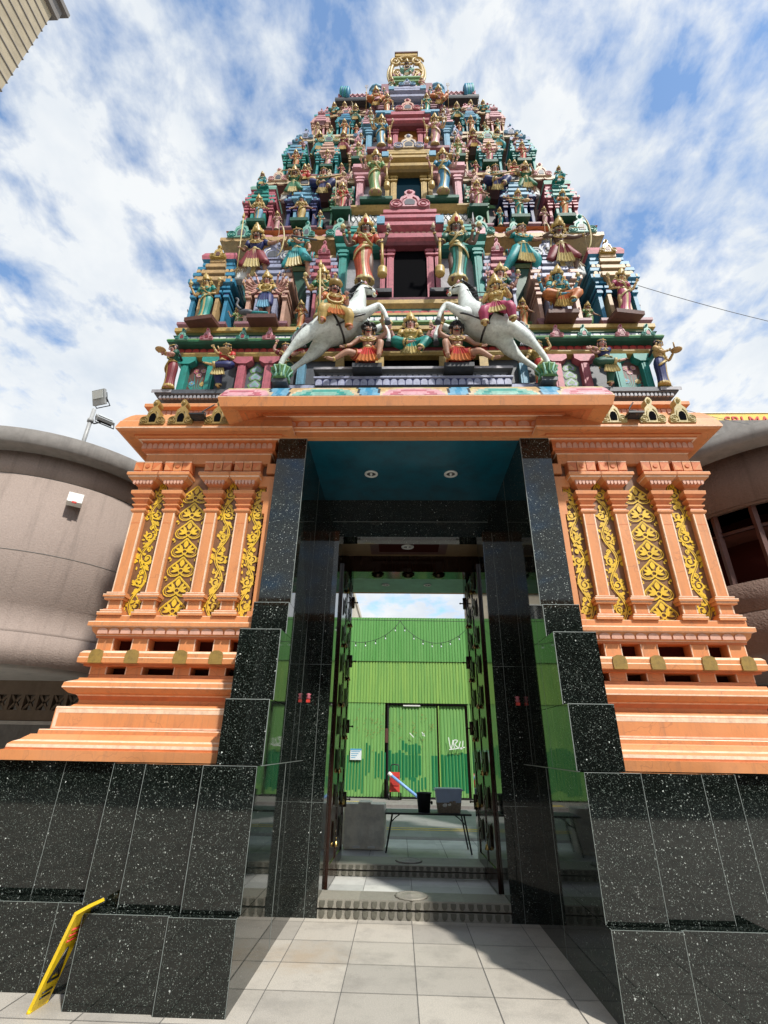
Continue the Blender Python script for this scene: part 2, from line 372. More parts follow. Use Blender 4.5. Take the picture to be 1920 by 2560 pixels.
# parts of the gateway are modelled in world coordinates and moved to the gateway's own origin
def gpart(mb, name, **t): return mb.xf(GO).build(name, gate, **t)
def gsub(mb, name, par, **t): return mb.xf(GO).build(name, par, **t)
for s in (-1, 1):
    g = MB()
    for x0, x1, y in ((1.235, 1.70, 4.107), (1.70, 2.30, 4.135), (2.30, 3.75, 4.37)): g.box(s * x0, s * x1, y, 5.2, 0, .497, 'granite')
    for x0, x1, y in ((1.235, 1.65, 4.195), (1.65, 2.13, 4.255), (2.13, 2.42, 4.325), (2.42, 3.75, 4.55)): g.box(s * x0, s * x1, y, 5.2, .501, 1.405, 'granite')
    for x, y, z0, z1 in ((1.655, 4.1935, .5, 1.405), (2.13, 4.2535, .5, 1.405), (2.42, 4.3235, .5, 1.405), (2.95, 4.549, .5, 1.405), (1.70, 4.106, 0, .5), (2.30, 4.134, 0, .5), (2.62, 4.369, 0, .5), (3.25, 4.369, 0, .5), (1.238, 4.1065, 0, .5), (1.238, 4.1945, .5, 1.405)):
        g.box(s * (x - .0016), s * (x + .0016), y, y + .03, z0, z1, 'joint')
    g.box(s * 1.236, s * 1.70, 4.1055, 4.110, .4965, .4985, 'joint'); g.box(s * 1.70, s * 2.30, 4.1335, 4.139, .4965, .4985, 'joint'); g.box(s * 2.3, s * 3.75, 4.3685, 4.374, .4965, .4985, 'joint')  # pale strips paint the light caught on the plinth's front edges
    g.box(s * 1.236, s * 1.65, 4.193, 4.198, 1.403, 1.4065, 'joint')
    gpart(g, 'granite_plinth')
    j = MB()
    for xo, y, z0, z1 in ((1.61, 4.35, 1.409, 1.90), (1.615, 4.48, 1.904, 2.515), (1.585, 4.70, 2.519, 2.825), (1.565, 4.77, 2.829, 4.80)):
        j.box(s * 1.235, s * xo, y, 6.35, z0, z1, 'granite')
        j.box(s * 1.2345, s * xo, y - .0015, y + .012, z1 - .004, z1 + .0015, 'joint')  # painted glint along the top edge of each jamb block
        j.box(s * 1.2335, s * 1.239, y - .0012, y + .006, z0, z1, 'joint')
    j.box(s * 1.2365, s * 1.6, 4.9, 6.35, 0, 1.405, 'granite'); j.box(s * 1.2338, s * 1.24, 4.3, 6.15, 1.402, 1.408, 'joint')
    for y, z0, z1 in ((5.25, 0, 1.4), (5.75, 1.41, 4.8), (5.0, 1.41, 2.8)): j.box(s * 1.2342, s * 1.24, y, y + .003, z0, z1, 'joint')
    gpart(j, 'door_jamb')
    c = MB(); c.box(s * .97, s * 1.32, 6.15, 6.62, 0, 4.22, 'granite')
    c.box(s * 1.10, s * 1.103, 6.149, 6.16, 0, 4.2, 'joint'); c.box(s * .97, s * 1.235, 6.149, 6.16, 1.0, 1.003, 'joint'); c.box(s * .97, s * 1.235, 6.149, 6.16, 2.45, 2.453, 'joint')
    # a shallow recess with a small red lamp in it
    gpart(c, 'inner_pilaster')
    w = MB(); w.box(s * 1.28, s * 1.6, 6.63, 8.4, 0, 4.6, 'granite'); w.box(s * .95, s * 1.5, 7.86, 8.22, 0, 4.22, 'granite'); w.box(s * 1.235, s * 1.6, 8.23, 9.10, 0, 4.3, 'granite')
    gpart(w, 'passage_wall')
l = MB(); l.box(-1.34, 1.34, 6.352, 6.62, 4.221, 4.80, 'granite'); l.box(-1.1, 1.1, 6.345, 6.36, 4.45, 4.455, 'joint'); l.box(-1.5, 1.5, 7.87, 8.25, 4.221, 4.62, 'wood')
gpart(l, 'lintel')
c = MB(); c.box(-1.6, 1.6, 4.82, 6.36, 4.801, 4.86, 'blueceil'); pc = gpart(c, 'porch_ceiling')
def downlight(x, y, z, par, name='downlight', r=.075):
    d = MB(); n = 20
    ring = [(r * 1.0, 0), (r * 1.0, -.012), (r * .72, -.016), (r * .66, .0)]
    d.lathe(ring, (x, y, z), 'whitepl', 20); d.lathe([(r * .66, -.004), (r * .62, .03), (r * .1, .035)], (x, y, z - .002), 'chrome', 16)
    d.ell((x, y, z + .0), (.02, .02, .03), 'lens', 8, 4); d.box(x - r * .6, x + r * .6, y - .004, y + .004, z - .012, z, 'black')
    return gsub(d, name, par)
for x in (-.525, .52): downlight(x, 5.586, 4.80, pc, r=.088)
c = MB(); c.box(-1.3, 1.3, 6.63, 7.86, 4.501, 4.56, 'beigeceil'); c.box(-.62, .62, 6.7, 7.7, 4.47, 4.5, 'brown'); c.box(-.48, .48, 6.8, 7.55, 4.455, 4.469, 'maroonvoid'); hc = gpart(c, 'hall_ceiling')
downlight(-.02, 7.3, 4.452, hc, r=.10)
c = MB(); c.box(-1.4, 1.4, 8.26, 9.12, 4.231, 4.29, 'tealceil'); c.box(-1.6, 1.6, 9.12, 9.2, 4.231, 5.2, 'base'); fc = gpart(c, 'rear_porch_ceiling')
for x in (-.40, .36): downlight(x, 8.62, 4.23, fc, r=.07)
for x in (-.52, 0, .52):
    d = MB(); d.lathe([(.085, 0), (.11, -.02), (.07, -.035), (.075, -.05), (.02, -.06)], (x, 8.02, 4.22), 'bronze', 24, 12, .08); gpart(d, 'lintel_rosette')
# carved thresholds with lotus medallions
for y0, y1, z0, zt in ((6.13, 6.46, 0, .165), (7.42, 7.92, .1, .23)):
    t = MB(); h = zt - z0
    t.box(-.969, .969, y0 + .015, y1, z0, z0 + h * .45, 'stone'); t.box(-.969, .969, y0 + .05, y1, z0 + h * .45, z0 + h * .56, 'darkjoint'); t.box(-.968, .968, y0, y1, z0 + h * .56, zt, 'stone')
    row(t, -.965, .965, 22, y0 + .003, z0 + h * .08, z0 + h * .42, 'stonedark', .62, False, .02); row(t, -.965, .965, 22, y0 - .012, z0 + h * .60, z0 + h * .92, 'stonedark', .62, False, .02)
    th = gpart(t, 'threshold')
    d = MB(); y = (y0 + y1) / 2
    d.lathe([(.17, 0), (.17, .012), (.14, .016), (.13, .008), (.10, .018), (.06, .012), (.04, .022), (.0, .022)], (-.02, y, zt), 'stone', 32, 16, .03); gsub(d, 'lotus_medallion', th)
p = MB(); p.box(-1.28, 1.28, 6.46, 7.42, .02, .10, 'paving')
for x in (-.55, 0, .55): p.box(x - .003, x + .003, 6.47, 7.41, .1, .1015, 'darkjoint')
gpart(p, 'passage_floor')
# the two door leaves folded back into the passage
def leaf_panel(mb, y, z, sx):
    mb.box(sx * .001, sx * .008, y - .095, y + .095, z - .11, z + .11, 'bronze')
    mb.box(sx * .006, sx * .011, y - .08, y + .08, z - .095, z + .095, 'black')
    for a, b2 in ((.115, .016), (.022, .13)): mb.box(sx * .009, sx * .016, y - a, y + a, z - b2, z + b2, 'bronze')
    mb.ell((sx * .017, y, z), (.012, .03, .03), 'bronze', 8, 4)
for s in (-1, 1):
    d = MB(); L = 1.14
    d.box(0, s * .05, 0, L, .13, 3.93, 'wood'); d.box(-s * .012, 0, 0, .06, .13, 3.93, 'wood'); d.box(-s * .012, 0, L - .07, L, .13, 3.93, 'wood'); d.box(-s * .012, 0, L * .5 - .03, L * .5 + .03, .13, 3.93, 'wood')
    d.box(-s * .012, 0, .06, L - .07, .13, .34, 'wood')
    lf = d.build('door_leaf', gate, (s * .952, 6.64 - 4.2, 0)); lf.rotation_euler = (0, 0, s * R(1.6))
    pm = MB(); leaf_panel(pm, 0, 0, -s); pm = pm.mesh('carved_panel')
    bm_ = MB(); bm_.tube([(0, 0, 0), (0, 0, -.03)], .004, 'brass', 5); bm_.lathe([(.006, -.03), (.02, -.04), (.026, -.07), (.034, -.085), (.03, -.088)], (0, 0, 0), 'brass', 10); bm_.ell((0, 0, -.09), .01, 'brass', 6, 4); bm_ = bm_.mesh('bell')
    for i in range(9):
        for k in (0, 1):
            o = bpy.data.objects.new('carved_panel', pm); COL.objects.link(o); o.parent = lf; o.location = (-s * .012, .33 + .50 * k, .62 + .395 * i)
            if (i + k) % 2 == 0:
                b = bpy.data.objects.new('bell', bm_); COL.objects.link(b); b.parent = lf; b.location = (-s * .022, .33 + .5 * k + .13, .55 + .395 * i)
    for i in range(4):
        k = MB(); k.tube([(0, 0, -.09), (0, 0, .09)], .028, 'bronze', 8); k.tube([(0, -.0, 0), (-s * .07, .0, 0)], .010, 'bronze', 6); k.ell((-s * .07, 0, 0), .015, 'bronze', 6, 4)
        k.build('door_boss', lf, (-s * .02, L, .9 + .92 * i))
    for zz in (2.62, ):
        o = MB(); o.box(-.02, .02, -.02, .02, 0, .03, 'signred'); o.lathe([(.012, .03), (.03, .05), (.016, .07), (.032, .09), (.0, .10)], (0, 0, 0), 'pink', 8)
        tl = o.build('lamp_holder', None, (s * 1.19, 5.95, 2.0)); tl['label'] = ('small pink flower holder on the left' if s < 0 else 'small pink flower holder on the right') + ' polished granite wall inside the entrance'; tl['category'] = 'flower holder'

# orange base -------------------------------------------------------------------------------------
BASE = [(.36, 1.409, 'base'), (.367, 1.487, 'basedeep'), (.345, 1.492, 'basedeep'), (.345, 1.506, 'basepale'), (.342, 1.531, 'base'), (.318, 1.552, 'basepale'), (.285, 1.566, 'base'), (.262, 1.588, 'base'), (.24, 1.606, 'base'),
        (.236, 1.612, 'basedeep'), (.20, 1.613, 'base'), (.20, 1.645, 'basepale'), (.196, 1.652, 'basedeep'), (.14, 1.655, 'base'), (.14, 1.83, 'basepale'), (.136, 1.845, 'base'), (.06, 1.85, 'base'), (.05, 1.862, 'base'), (.022, 1.885, 'base'),
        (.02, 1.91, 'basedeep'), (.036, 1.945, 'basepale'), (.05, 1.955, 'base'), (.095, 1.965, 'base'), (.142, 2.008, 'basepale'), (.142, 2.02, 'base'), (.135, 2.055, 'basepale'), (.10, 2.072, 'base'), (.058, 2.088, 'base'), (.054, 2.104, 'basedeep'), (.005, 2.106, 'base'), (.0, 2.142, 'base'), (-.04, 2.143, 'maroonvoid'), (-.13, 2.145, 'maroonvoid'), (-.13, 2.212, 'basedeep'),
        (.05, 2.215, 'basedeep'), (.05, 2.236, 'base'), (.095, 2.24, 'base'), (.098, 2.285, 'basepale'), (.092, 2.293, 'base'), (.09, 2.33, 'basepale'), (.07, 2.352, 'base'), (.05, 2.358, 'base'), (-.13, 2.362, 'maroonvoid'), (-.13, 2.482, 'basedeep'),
        (.015, 2.485, 'basedeep'), (.02, 2.506, 'basepale'), (.022, 2.512, 'base'), (.05, 2.545, 'base'), (.062, 2.585, 'basepale'), (.092, 2.592, 'base'), (.092, 2.628, 'basepale'), (.09, 2.636, 'base'), (.05, 2.65, 'base'), (.05, 2.70, 'basepale'), (.045, 2.705, 'base'), (-.055, 2.706, 'panelbrown'), (-.055, 4.50, 'basedeep')]
CORN = [(-.02, 4.50, 'base'), (.0, 4.505, 'base'), (.0, 4.63, 'basepale'), (.012, 4.637, 'basedeep'), (.02, 4.655, 'basedeep'), (.05, 4.66, 'basedeep'), (.052, 4.672, 'basedeep'), (.055, 4.775, 'basedeep'), (.075, 4.785, 'basepale'), (.10, 4.79, 'basedeep'), (.10, 4.806, 'base'), (.135, 4.81, 'basedeep'), (.135, 4.83, 'base'), (.25, 4.80, 'base'), (.285, 4.815, 'basepale'), (.287, 4.83, 'base'), (.262, 4.93, 'basepale'), (.255, 4.938, 'base'), (.235, 4.985, 'base'),
        (.20, 5.045, 'base'), (.165, 5.09, 'base'), (.12, 5.115, 'base'), (.06, 5.12, 'basedeep'), (.06, 5.15, 'basedeep'), (.062, 5.225, 'base'), (.085, 5.235, 'base'), (.122, 5.245, 'base'), (.122, 5.29, 'basepale'), (.115, 5.297, 'base'), (-.3, 5.30, 'base')]
PX = (3.06, 2.71, 2.24, 1.895)
pil = []
def mk_pilaster():
    a = MB(); y = 4.832
    def blk(hw, z0, z1, dy, m='base', pale=True):
        a.box(-hw, hw, y - dy, 5.06, z0, z1, m)
        if pale: a.box(-hw - .001, hw + .001, y - dy - .0015, y - dy + .01, z1 - .010, z1 + .0008, 'basepale')
    blk(.125, 2.706, 2.737, .055); blk(.108, 2.739, 2.762, .04); blk(.09, 2.762, 2.775, .02, 'basedeep', False); blk(.07, 2.775, 2.866, 0, 'base', False)
    blk(.10, 2.868, 2.893, .035); blk(.112, 2.895, 2.922, .05); blk(.092, 2.924, 2.947, .03); blk(.0615, 2.947, 3.86, 0, 'base', False)
    for sx in (-1, 1): a.box(sx * .0495, sx * .0623, y - .0015, y + .02, 2.95, 3.86, 'basepale'); a.box(sx * .057, sx * .0712, y - .0015, y + .02, 2.777, 2.865, 'basepale')
    a.box(-.062, .062, y - .001, y + .01, 3.735, 3.742, 'basedeep')
    sh = a
    c = MB()
    prof = [(.066, 3.862, 0), (.075, 3.87, 0), (.085, 3.885, 0), (.085, 3.905, 1), (.07, 3.913, 2), (.064, 3.935, 2), (.084, 3.952, 0), (.084, 3.968, 1), (.064, 3.975, 2), (.07, 3.992, 2), (.098, 4.02, 0), (.10, 4.036, 1), (.078, 4.045, 2), (.085, 4.06, 2), (.115, 4.085, 0), (.118, 4.125, 1), (.105, 4.133, 0), (.07, 4.14, 0),
            (.075, 4.18, 2), (.13, 4.235, 0), (.158, 4.262, 0), (.165, 4.27, 1), (.168, 4.285, 0), (.182, 4.295, 0), (.182, 4.325, 1), (.175, 4.332, 0), (.055, 4.335, 0), (.055, 4.372, 0)]
    mm = ('base', 'basepale', 'basedeep')
    P = [(-.0, 5.0), (.0, 5.0), (.0, 5.05), (-.0, 5.05)]
    rings = [[(-q, 4.905 - q, z), (q, 4.905 - q, z), (q, 5.06, z), (-q, 5.06, z)] for q, z, _ in prof]
    c.loft(rings, 'base', True, False, mf=lambda i, j: mm[prof[i][2]])
    row(c, -.115, .115, 6, 4.905 - .140, 4.192, 4.25, 'petal', .8, False, .02)
    # bracket above the capital: three blocks with a boss
    for cx in (-.105, 0, .105):
        c.box(cx - .048, cx + .048, 4.79, 5.06, 4.378, 4.50, 'basedeep' if cx else 'base')
        if cx: c.poly([(cx - .04, 4.385), (cx + .04, 4.385), (cx + (-.04 if cx < 0 else .04), 4.47)], 4.786, 4.8, 'base')
        c.box(cx - .049, cx + .049, 4.7885, 4.80, 4.488, 4.499, 'basepale')
    c.poly([(.026 * math.cos(q * PI / 8), 4.44 + .026 * math.sin(q * PI / 8)) for q in range(16)], 4.781, 4.792, 'basedeep')
    return sh, c
sh, cp = mk_pilaster(); shm = sh.mesh('pilaster'); cpm = cp.mesh('capital')
for s in (-1, 1):
    b = MB(); b.rect(s * 1.625, s * 3.14, 4.85, 9.15, BASE, 'base')
    row(b, s * 1.64 if s > 0 else -3.14, s * 3.14 if s > 0 else -1.64, 13, 4.85 - .064, 2.52, 2.578, 'petal', .85, True, .02)
    row(b, s * 1.64 if s > 0 else -3.2, s * 3.2 if s > 0 else -1.64, 24, 4.85 - .06, 4.685, 4.755, 'petal', .84, True, .012)
    # pale frame round the plain panel of the base
    y = 4.7085
    xa, xb = sorted((s * 1.64, s * 3.27))
    for q in ((xa, xb, 1.79, 1.825), (xa, xb, 1.66, 1.675), (xa, xa + .03, 1.6755, 1.7895), (xb - .03, xb, 1.6755, 1.7895)): b.box(q[0], q[1], y, y + .01, q[2], q[3], 'basepale')
    mb_ = gpart(b, 'moulded_base')
    for x in PX:
        for z0, z1 in ((2.143, 2.214), (2.361, 2.484)):
            k = MB()
            k.box(s * x - .08, s * x + .08, 4.845, 5.0, z0, z1, 'base')
            for e in (-1, 1): k.box(s * x + e * .072, s * x + e * .0812, 4.8435, 4.86, z0, z1, 'basepale')
            gsub(k, 'strut', mb_)
        t = MB(); t.poly([(s * x - .062, 2.236), (s * x + .062, 2.236), (s * x + .066, 2.30), (s * x + .055, 2.345), (s * x + .02, 2.362), (s * x - .02, 2.362), (s * x - .055, 2.345), (s * x - .066, 2.30)], 4.742, 4.80, 'oldgold'); gsub(t, 'gilded_stud', mb_)
        o = bpy.data.objects.new('pilaster', shm); COL.objects.link(o); o.parent = gate; o.location = (s * x, -4.2, 0)
        q = bpy.data.objects.new('capital', cpm); COL.objects.link(q); q.parent = o
    e = MB()   # half pilaster beside the granite jamb
    for hw, z0, z1 in ((.10, 2.706, 2.77), (.06, 2.77, 3.86), (.09, 3.86, 4.02), (.12, 4.02, 4.13), (.07, 4.13, 4.2), (.16, 4.2, 4.33), (.10, 4.37, 4.50)): e.box(s * 1.585 - hw, s * 1.585 + hw, 4.84, 5.06, z0, z1, 'base')
    gpart(e, 'half_pilaster')
    k = MB(); k.rect(s * 1.66, s * 3.14, 4.85, 9.15, CORN, 'base')
    xa, xb = sorted((s * 1.75, s * 3.2)); row(k, xa, xb, 22, 4.85 - .07, 5.155, 5.22, 'petal', .84, False, .012)
    cn = gpart(k, 'cornice')
    for x in (3.06, 2.66, 2.05): pass
MB()
def crest(mb, cx, z, w, h, y, m, m2=None, hole='void', th=.05):
    half = [(.5, 0), (.52, .12), (.46, .26), (.36, .31), (.27, .33), (.25, .44), (.22, .56), (.13, .64), (.08, .70), (.13, .78), (.14, .86), (.08, .96), (0, 1)]
    pts = [(cx + a * w, z + b * h) for a, b in half] + [(cx - a * w, z + b * h) for a, b in half[-2::-1]]
    mb.poly(pts, y, y + th, m)
    m2 = m2 or m
    for e in (-1, 1):
        for q in (.15, .075): mb.tube([(cx + e * .35 * w + q * w * math.cos(a), y - .004, z + .15 * h + q * w * math.sin(a)) for a in [k * PI / 5 for k in range(11)]], .022 * w, m2, 4)
        mb.tube([(cx + e * t[0] * w, y - .004, z + t[1] * h) for t in ((.20, .05), (.21, .25), (.17, .42), (.08, .52))], .022 * w, m2, 4)
    mb.poly([(cx + a * w, z + b * h) for a, b in ((-.12, .08), (.12, .08), (.14, .26), (.09, .38), (0, .42), (-.09, .38), (-.14, .26))], y - .006, y + .002, hole)
    mb.ell((cx, y, z + .84 * h), (.08 * w, .03, .09 * h), m2, 8, 4)
for s, cn in zip((-1, 1), [o for o in gate.children if o.name.startswith('cornice')]):
    for x in (3.01, 2.68, 2.25):
        o = MB(); crest(o, s * x, 4.865, .28, .35, 4.553, 'oldgold' if s < 0 else 'palegold', th=.10); gsub(o, 'horseshoe_ornament', cn)
f = MB(); f.box(-3.0, 3.0, 5.05, 9.1, 4.84, 5.45, 'dark'); gpart(f, 'tower_floor')
# porch canopy
PCAN = [(-.02, 4.803, 'base'), (.0, 4.805, 'base'), (.0, 4.872, 'basepale'), (.012, 4.878, 'base'), (.035, 4.884, 'base'), (.037, 4.90, 'basepale'), (.05, 4.905, 'basedeep'), (.055, 4.91, 'basedeep'), (.058, 4.99, 'base'), (.10, 4.997, 'base'), (.10, 5.012, 'basepale'), (.115, 5.017, 'basedeep'), (.14, 5.02, 'basedeep'), (.14, 5.045, 'basedeep'), (.20, 5.02, 'base'), (.205, 5.0, 'basedeep'), (.30, 4.955, 'base'), (.305, 4.94, 'basedeep'), (.36, 4.92, 'base'), (.50, 4.862, 'base'), (.505, 4.858, 'base'), (.535, 4.965, 'basepale'), (.53, 4.975, 'cream'),
        (.52, 5.01, 'cream'), (.48, 5.09, 'cream'), (.42, 5.17, 'cream'), (.33, 5.24, 'slate'), (.22, 5.28, 'slate')]
p = MB(); p.rect(-1.6, 1.6, 4.74, 6.3, PCAN, 'base')
row(p, -1.655, 1.655, 22, 4.68, 4.917, 4.982, 'petal', .84, True, .02)
pcn = gpart(p, 'porch_canopy')
# painted bands on the curved top of the canopy
pb = MB(); C5 = [(.53, 4.975), (.52, 5.01), (.48, 5.09), (.42, 5.17), (.33, 5.24)]
NX = 150
def bandcol(x, t):
    u = abs(x)
    for cx, m, m2 in ((0, 'pink', 'rose'), (.98, 'turq', 'mint'), (1.92, 'pink', 'rose')):
        d = ((u - cx) / .38) ** 2 + ((t - .1) / .62) ** 2
        if d < .45: return m if ((u - cx) / .16) ** 2 + ((t - .2) / .22) ** 2 > 1 else m2
        if d < .8: return m2
        if d < 1.0: return 'cream'
    for cx in (.47, 1.47):
        q = u - cx - .06 * t
        if abs(q) < .10: return 'sky' if abs(q) > .03 else 'blue'
        if abs(q) < .125: return 'dark'
    return 'palegold' if (u * 2.1) % 1 < .5 else 'tan'
def cpt(t):
    k = t * (len(C5) - 1); i = min(int(k), len(C5) - 2); f = k - i
    return tuple(C5[i][a] * (1 - f) + C5[i + 1][a] * f for a in (0, 1))
for i in range(NX):
    for k in range(8):
        xs = [-2.12 + 4.24 * (i + a) / NX for a in (0, 1)]; ts = (k / 8, (k + 1) / 8)
        q = [cpt(t) for t in ts]
        pb.q([(xs[0] * (1 - .03 * ts[0]), 4.74 - q[0][0] - .003, q[0][1] + .002), (xs[1] * (1 - .03 * ts[0]), 4.74 - q[0][0] - .003, q[0][1] + .002), (xs[1] * (1 - .03 * ts[1]), 4.74 - q[1][0] - .003, q[1][1] + .002), (xs[0] * (1 - .03 * ts[1]), 4.74 - q[1][0] - .003, q[1][1] + .002)], [(0, 1, 2, 3)], bandcol((xs[0] + xs[1]) / 2, (ts[0] + ts[1]) / 2))
gsub(pb, 'painted_band', pcn)
d = MB(); d.rect(-1.14, 1.14, 4.47, 5.0, [(-.03, 5.25, 'dark'), (.0, 5.33, 'navy'), (.0, 5.43, 'lav'), (.02, 5.435, 'lav'), (.02, 5.455, 'dark'), (-.05, 5.46, 'slate'), (-.05, 5.475, 'slate'), (-.02, 5.54, 'slate'), (.03, 5.555, 'grey'), (.03, 5.59, 'dark'), (-.2, 5.592, 'dark')], 'slate')
row(d, -1.14, 1.14, 26, 4.462, 5.335, 5.425, 'lav', .88); row(d, -1.1, 1.1, 30, 4.50, 5.48, 5.53, 'grey', .75, True, .02)
for s in (-1, 1): d.box(s * 1.14, s * 1.55, 4.50, 5.0, 5.25, 5.37, 'lav'); d.box(s * 1.14, s * 1.55, 4.52, 5.0, 5.37, 5.40, 'dark')
gpart(d, 'porch_platform')
# ------------------------------------------------------------------ gold scrollwork on the brown panels
YP = 4.899
_ny = [0]
def ny(k=0):
    _ny[0] = (_ny[0] + 1) % 320; return YP - .001 - _ny[0] * 2.2e-5 - k * .004
def spiral(mb, cx, cz, r0, a0, turns, dirn, w, m='vine', n=16):
    pts = []; ws = []
    for i in range(n + 1):
        t = i / n; a = a0 + dirn * turns * 2 * PI * t; r = r0 * (1 - .80 * t)
        pts.append((cx + r * math.cos(a), cz + r * math.sin(a))); ws.append(w * (1.35 - .5 * t))
    mb.ribbon(pts, ws, ny(), m); mb.disc(pts[-1][0], pts[-1][1], w * 1.6, ny(), m, 8)
def leafshape(mb, x, z, a, L, W, m='vine'):
    pts = []
    for t in (0, .2, .45, .7, 1): pts.append((L * t, W * math.sin(PI * min(1, t * 1.02)) ** .8))
    full = pts + [(q[0], -q[1]) for q in pts[-2:0:-1]]
    yy = ny()
    mb.q([(x + u * math.cos(a) - v * math.sin(a), yy, z + u * math.sin(a) + v * math.cos(a)) for u, v in full], [tuple(range(len(full)))], m)
def vine(mb, cx, w, z0, z1, flip):
    lam = .52; amp = w * .27; N = 60
    f = lambda z: cx + flip * amp * math.sin(2 * PI * (z - z0) / lam)
    for off, ww in ((0, .012), (.019, .007)):
        mb.ribbon([(f(z0 + (z1 - z0) * i / N) + off * flip, z0 + (z1 - z0) * i / N) for i in range(N + 1)], ww, ny(), 'vine')
    k = 0; z = z0 + lam * .25
    while z < z1 - .04:
        sd = -flip if k % 2 == 0 else flip      # the scroll fills the hollow side of each bend
        bx = f(z); r = w * .31
        spiral(mb, bx + sd * w * .34, z - .02, r, (0 if sd < 0 else PI), 1.15, (-1 if sd < 0 else 1), .013)
        spiral(mb, bx + sd * w * .30, z + .085, r * .5, -PI / 2, .95, sd, .010)
        for q in range(6):
            a = rnd.uniform(0, 2 * PI); leafshape(mb, bx + sd * w * .33 + r * .62 * math.cos(a), z - .02 + r * .75 * math.sin(a), a + .9 * sd, .05, .012)
        for q in range(4): mb.disc(bx + sd * w * (.12 + .52 * rnd.random()), z - .11 + .045 * q, rnd.uniform(.010, .019), ny(), 'vine', 8)
        leafshape(mb, bx - sd * .01, z + .10, PI / 2 - sd * .9, .10, .017); leafshape(mb, bx - sd * .012, z + .05, PI / 2 + sd * .8, .085, .015)
        spiral(mb, bx - sd * w * .30, z - .06, r * .42, PI / 2, .9, -sd, .010); spiral(mb, bx + sd * w * .42, z - .12, r * .35, 0, .9, -sd, .009)
        for q in range(5): leafshape(mb, cx + rnd.uniform(-.5, .5) * w, z + rnd.uniform(-.13, .13), rnd.uniform(0, 6.28), .045, .010)
        for q in range(3): leafshape(mb, bx - sd * w * .10, z + .015 * q - .03, PI / 2 + sd * (1.0 + .25 * q), .055, .011)
        mb.disc(bx - sd * w * .25, z + .02, .018, ny(), 'vine', 8)
        k += 1; z += lam / 2
def hearts(mb, cx, z0, z1, n):
    h = (z1 - z0) / n
    for i in range(n):
        z = z0 + h * i; hw = .143
        half = [(0, 1.0), (.12, .93), (.30, .80), (.62, .62), (.92, .42), (1.0, .25), (.90, .09), (.65, 0), (.35, 0), (.12, .07), (0, .16)]
        for sc, ww in ((1, .012), (.86, .005)):
            for e in (-1, 1): mb.ribbon([(cx + e * a * hw * sc, z + h * (.5 + (b - .5) * sc)) for a, b in half], ww, ny(), 'vine')
        leafshape(mb, cx, z + h * .47, PI / 2, h * .42, .027)
        for a in (.55, 1.15, 1.75):
            for e in (-1, 1): leafshape(mb, cx + e * .02, z + h * .30, PI / 2 - e * a, .100 - .006 * a, .0155)
        mb.ribbon([(cx + .026 * math.cos(t), z + h * .28 + .026 * math.sin(t)) for t in [k * PI / 6 for k in range(13)]], .012, ny(), 'vine')
        for e in (-1, 1):
            mb.disc(cx + e * .150, z + h * .93, .014, ny(), 'vine', 8); mb.disc(cx + e * .13, z + h * .80, .008, ny(), 'vine', 6)
            mb.ribbon([(cx + e * .145, z + h * .93), (cx + e * .125, z + h * .87), (cx + e * .14, z + h * .76)], .008, ny(), 'vine')
for s in (-1, 1):
    for cx, w, kind in ((2.885, .20, 0), (2.475, .30, 1), (2.068, .19, 0), (1.735, .18, 0)):
        p = MB()
        if kind: hearts(p, s * cx, 2.715, 4.235, 7)
        else: vine(p, s * cx, w, 2.72, 4.27, s)
        gpart(p, 'painted_panel')

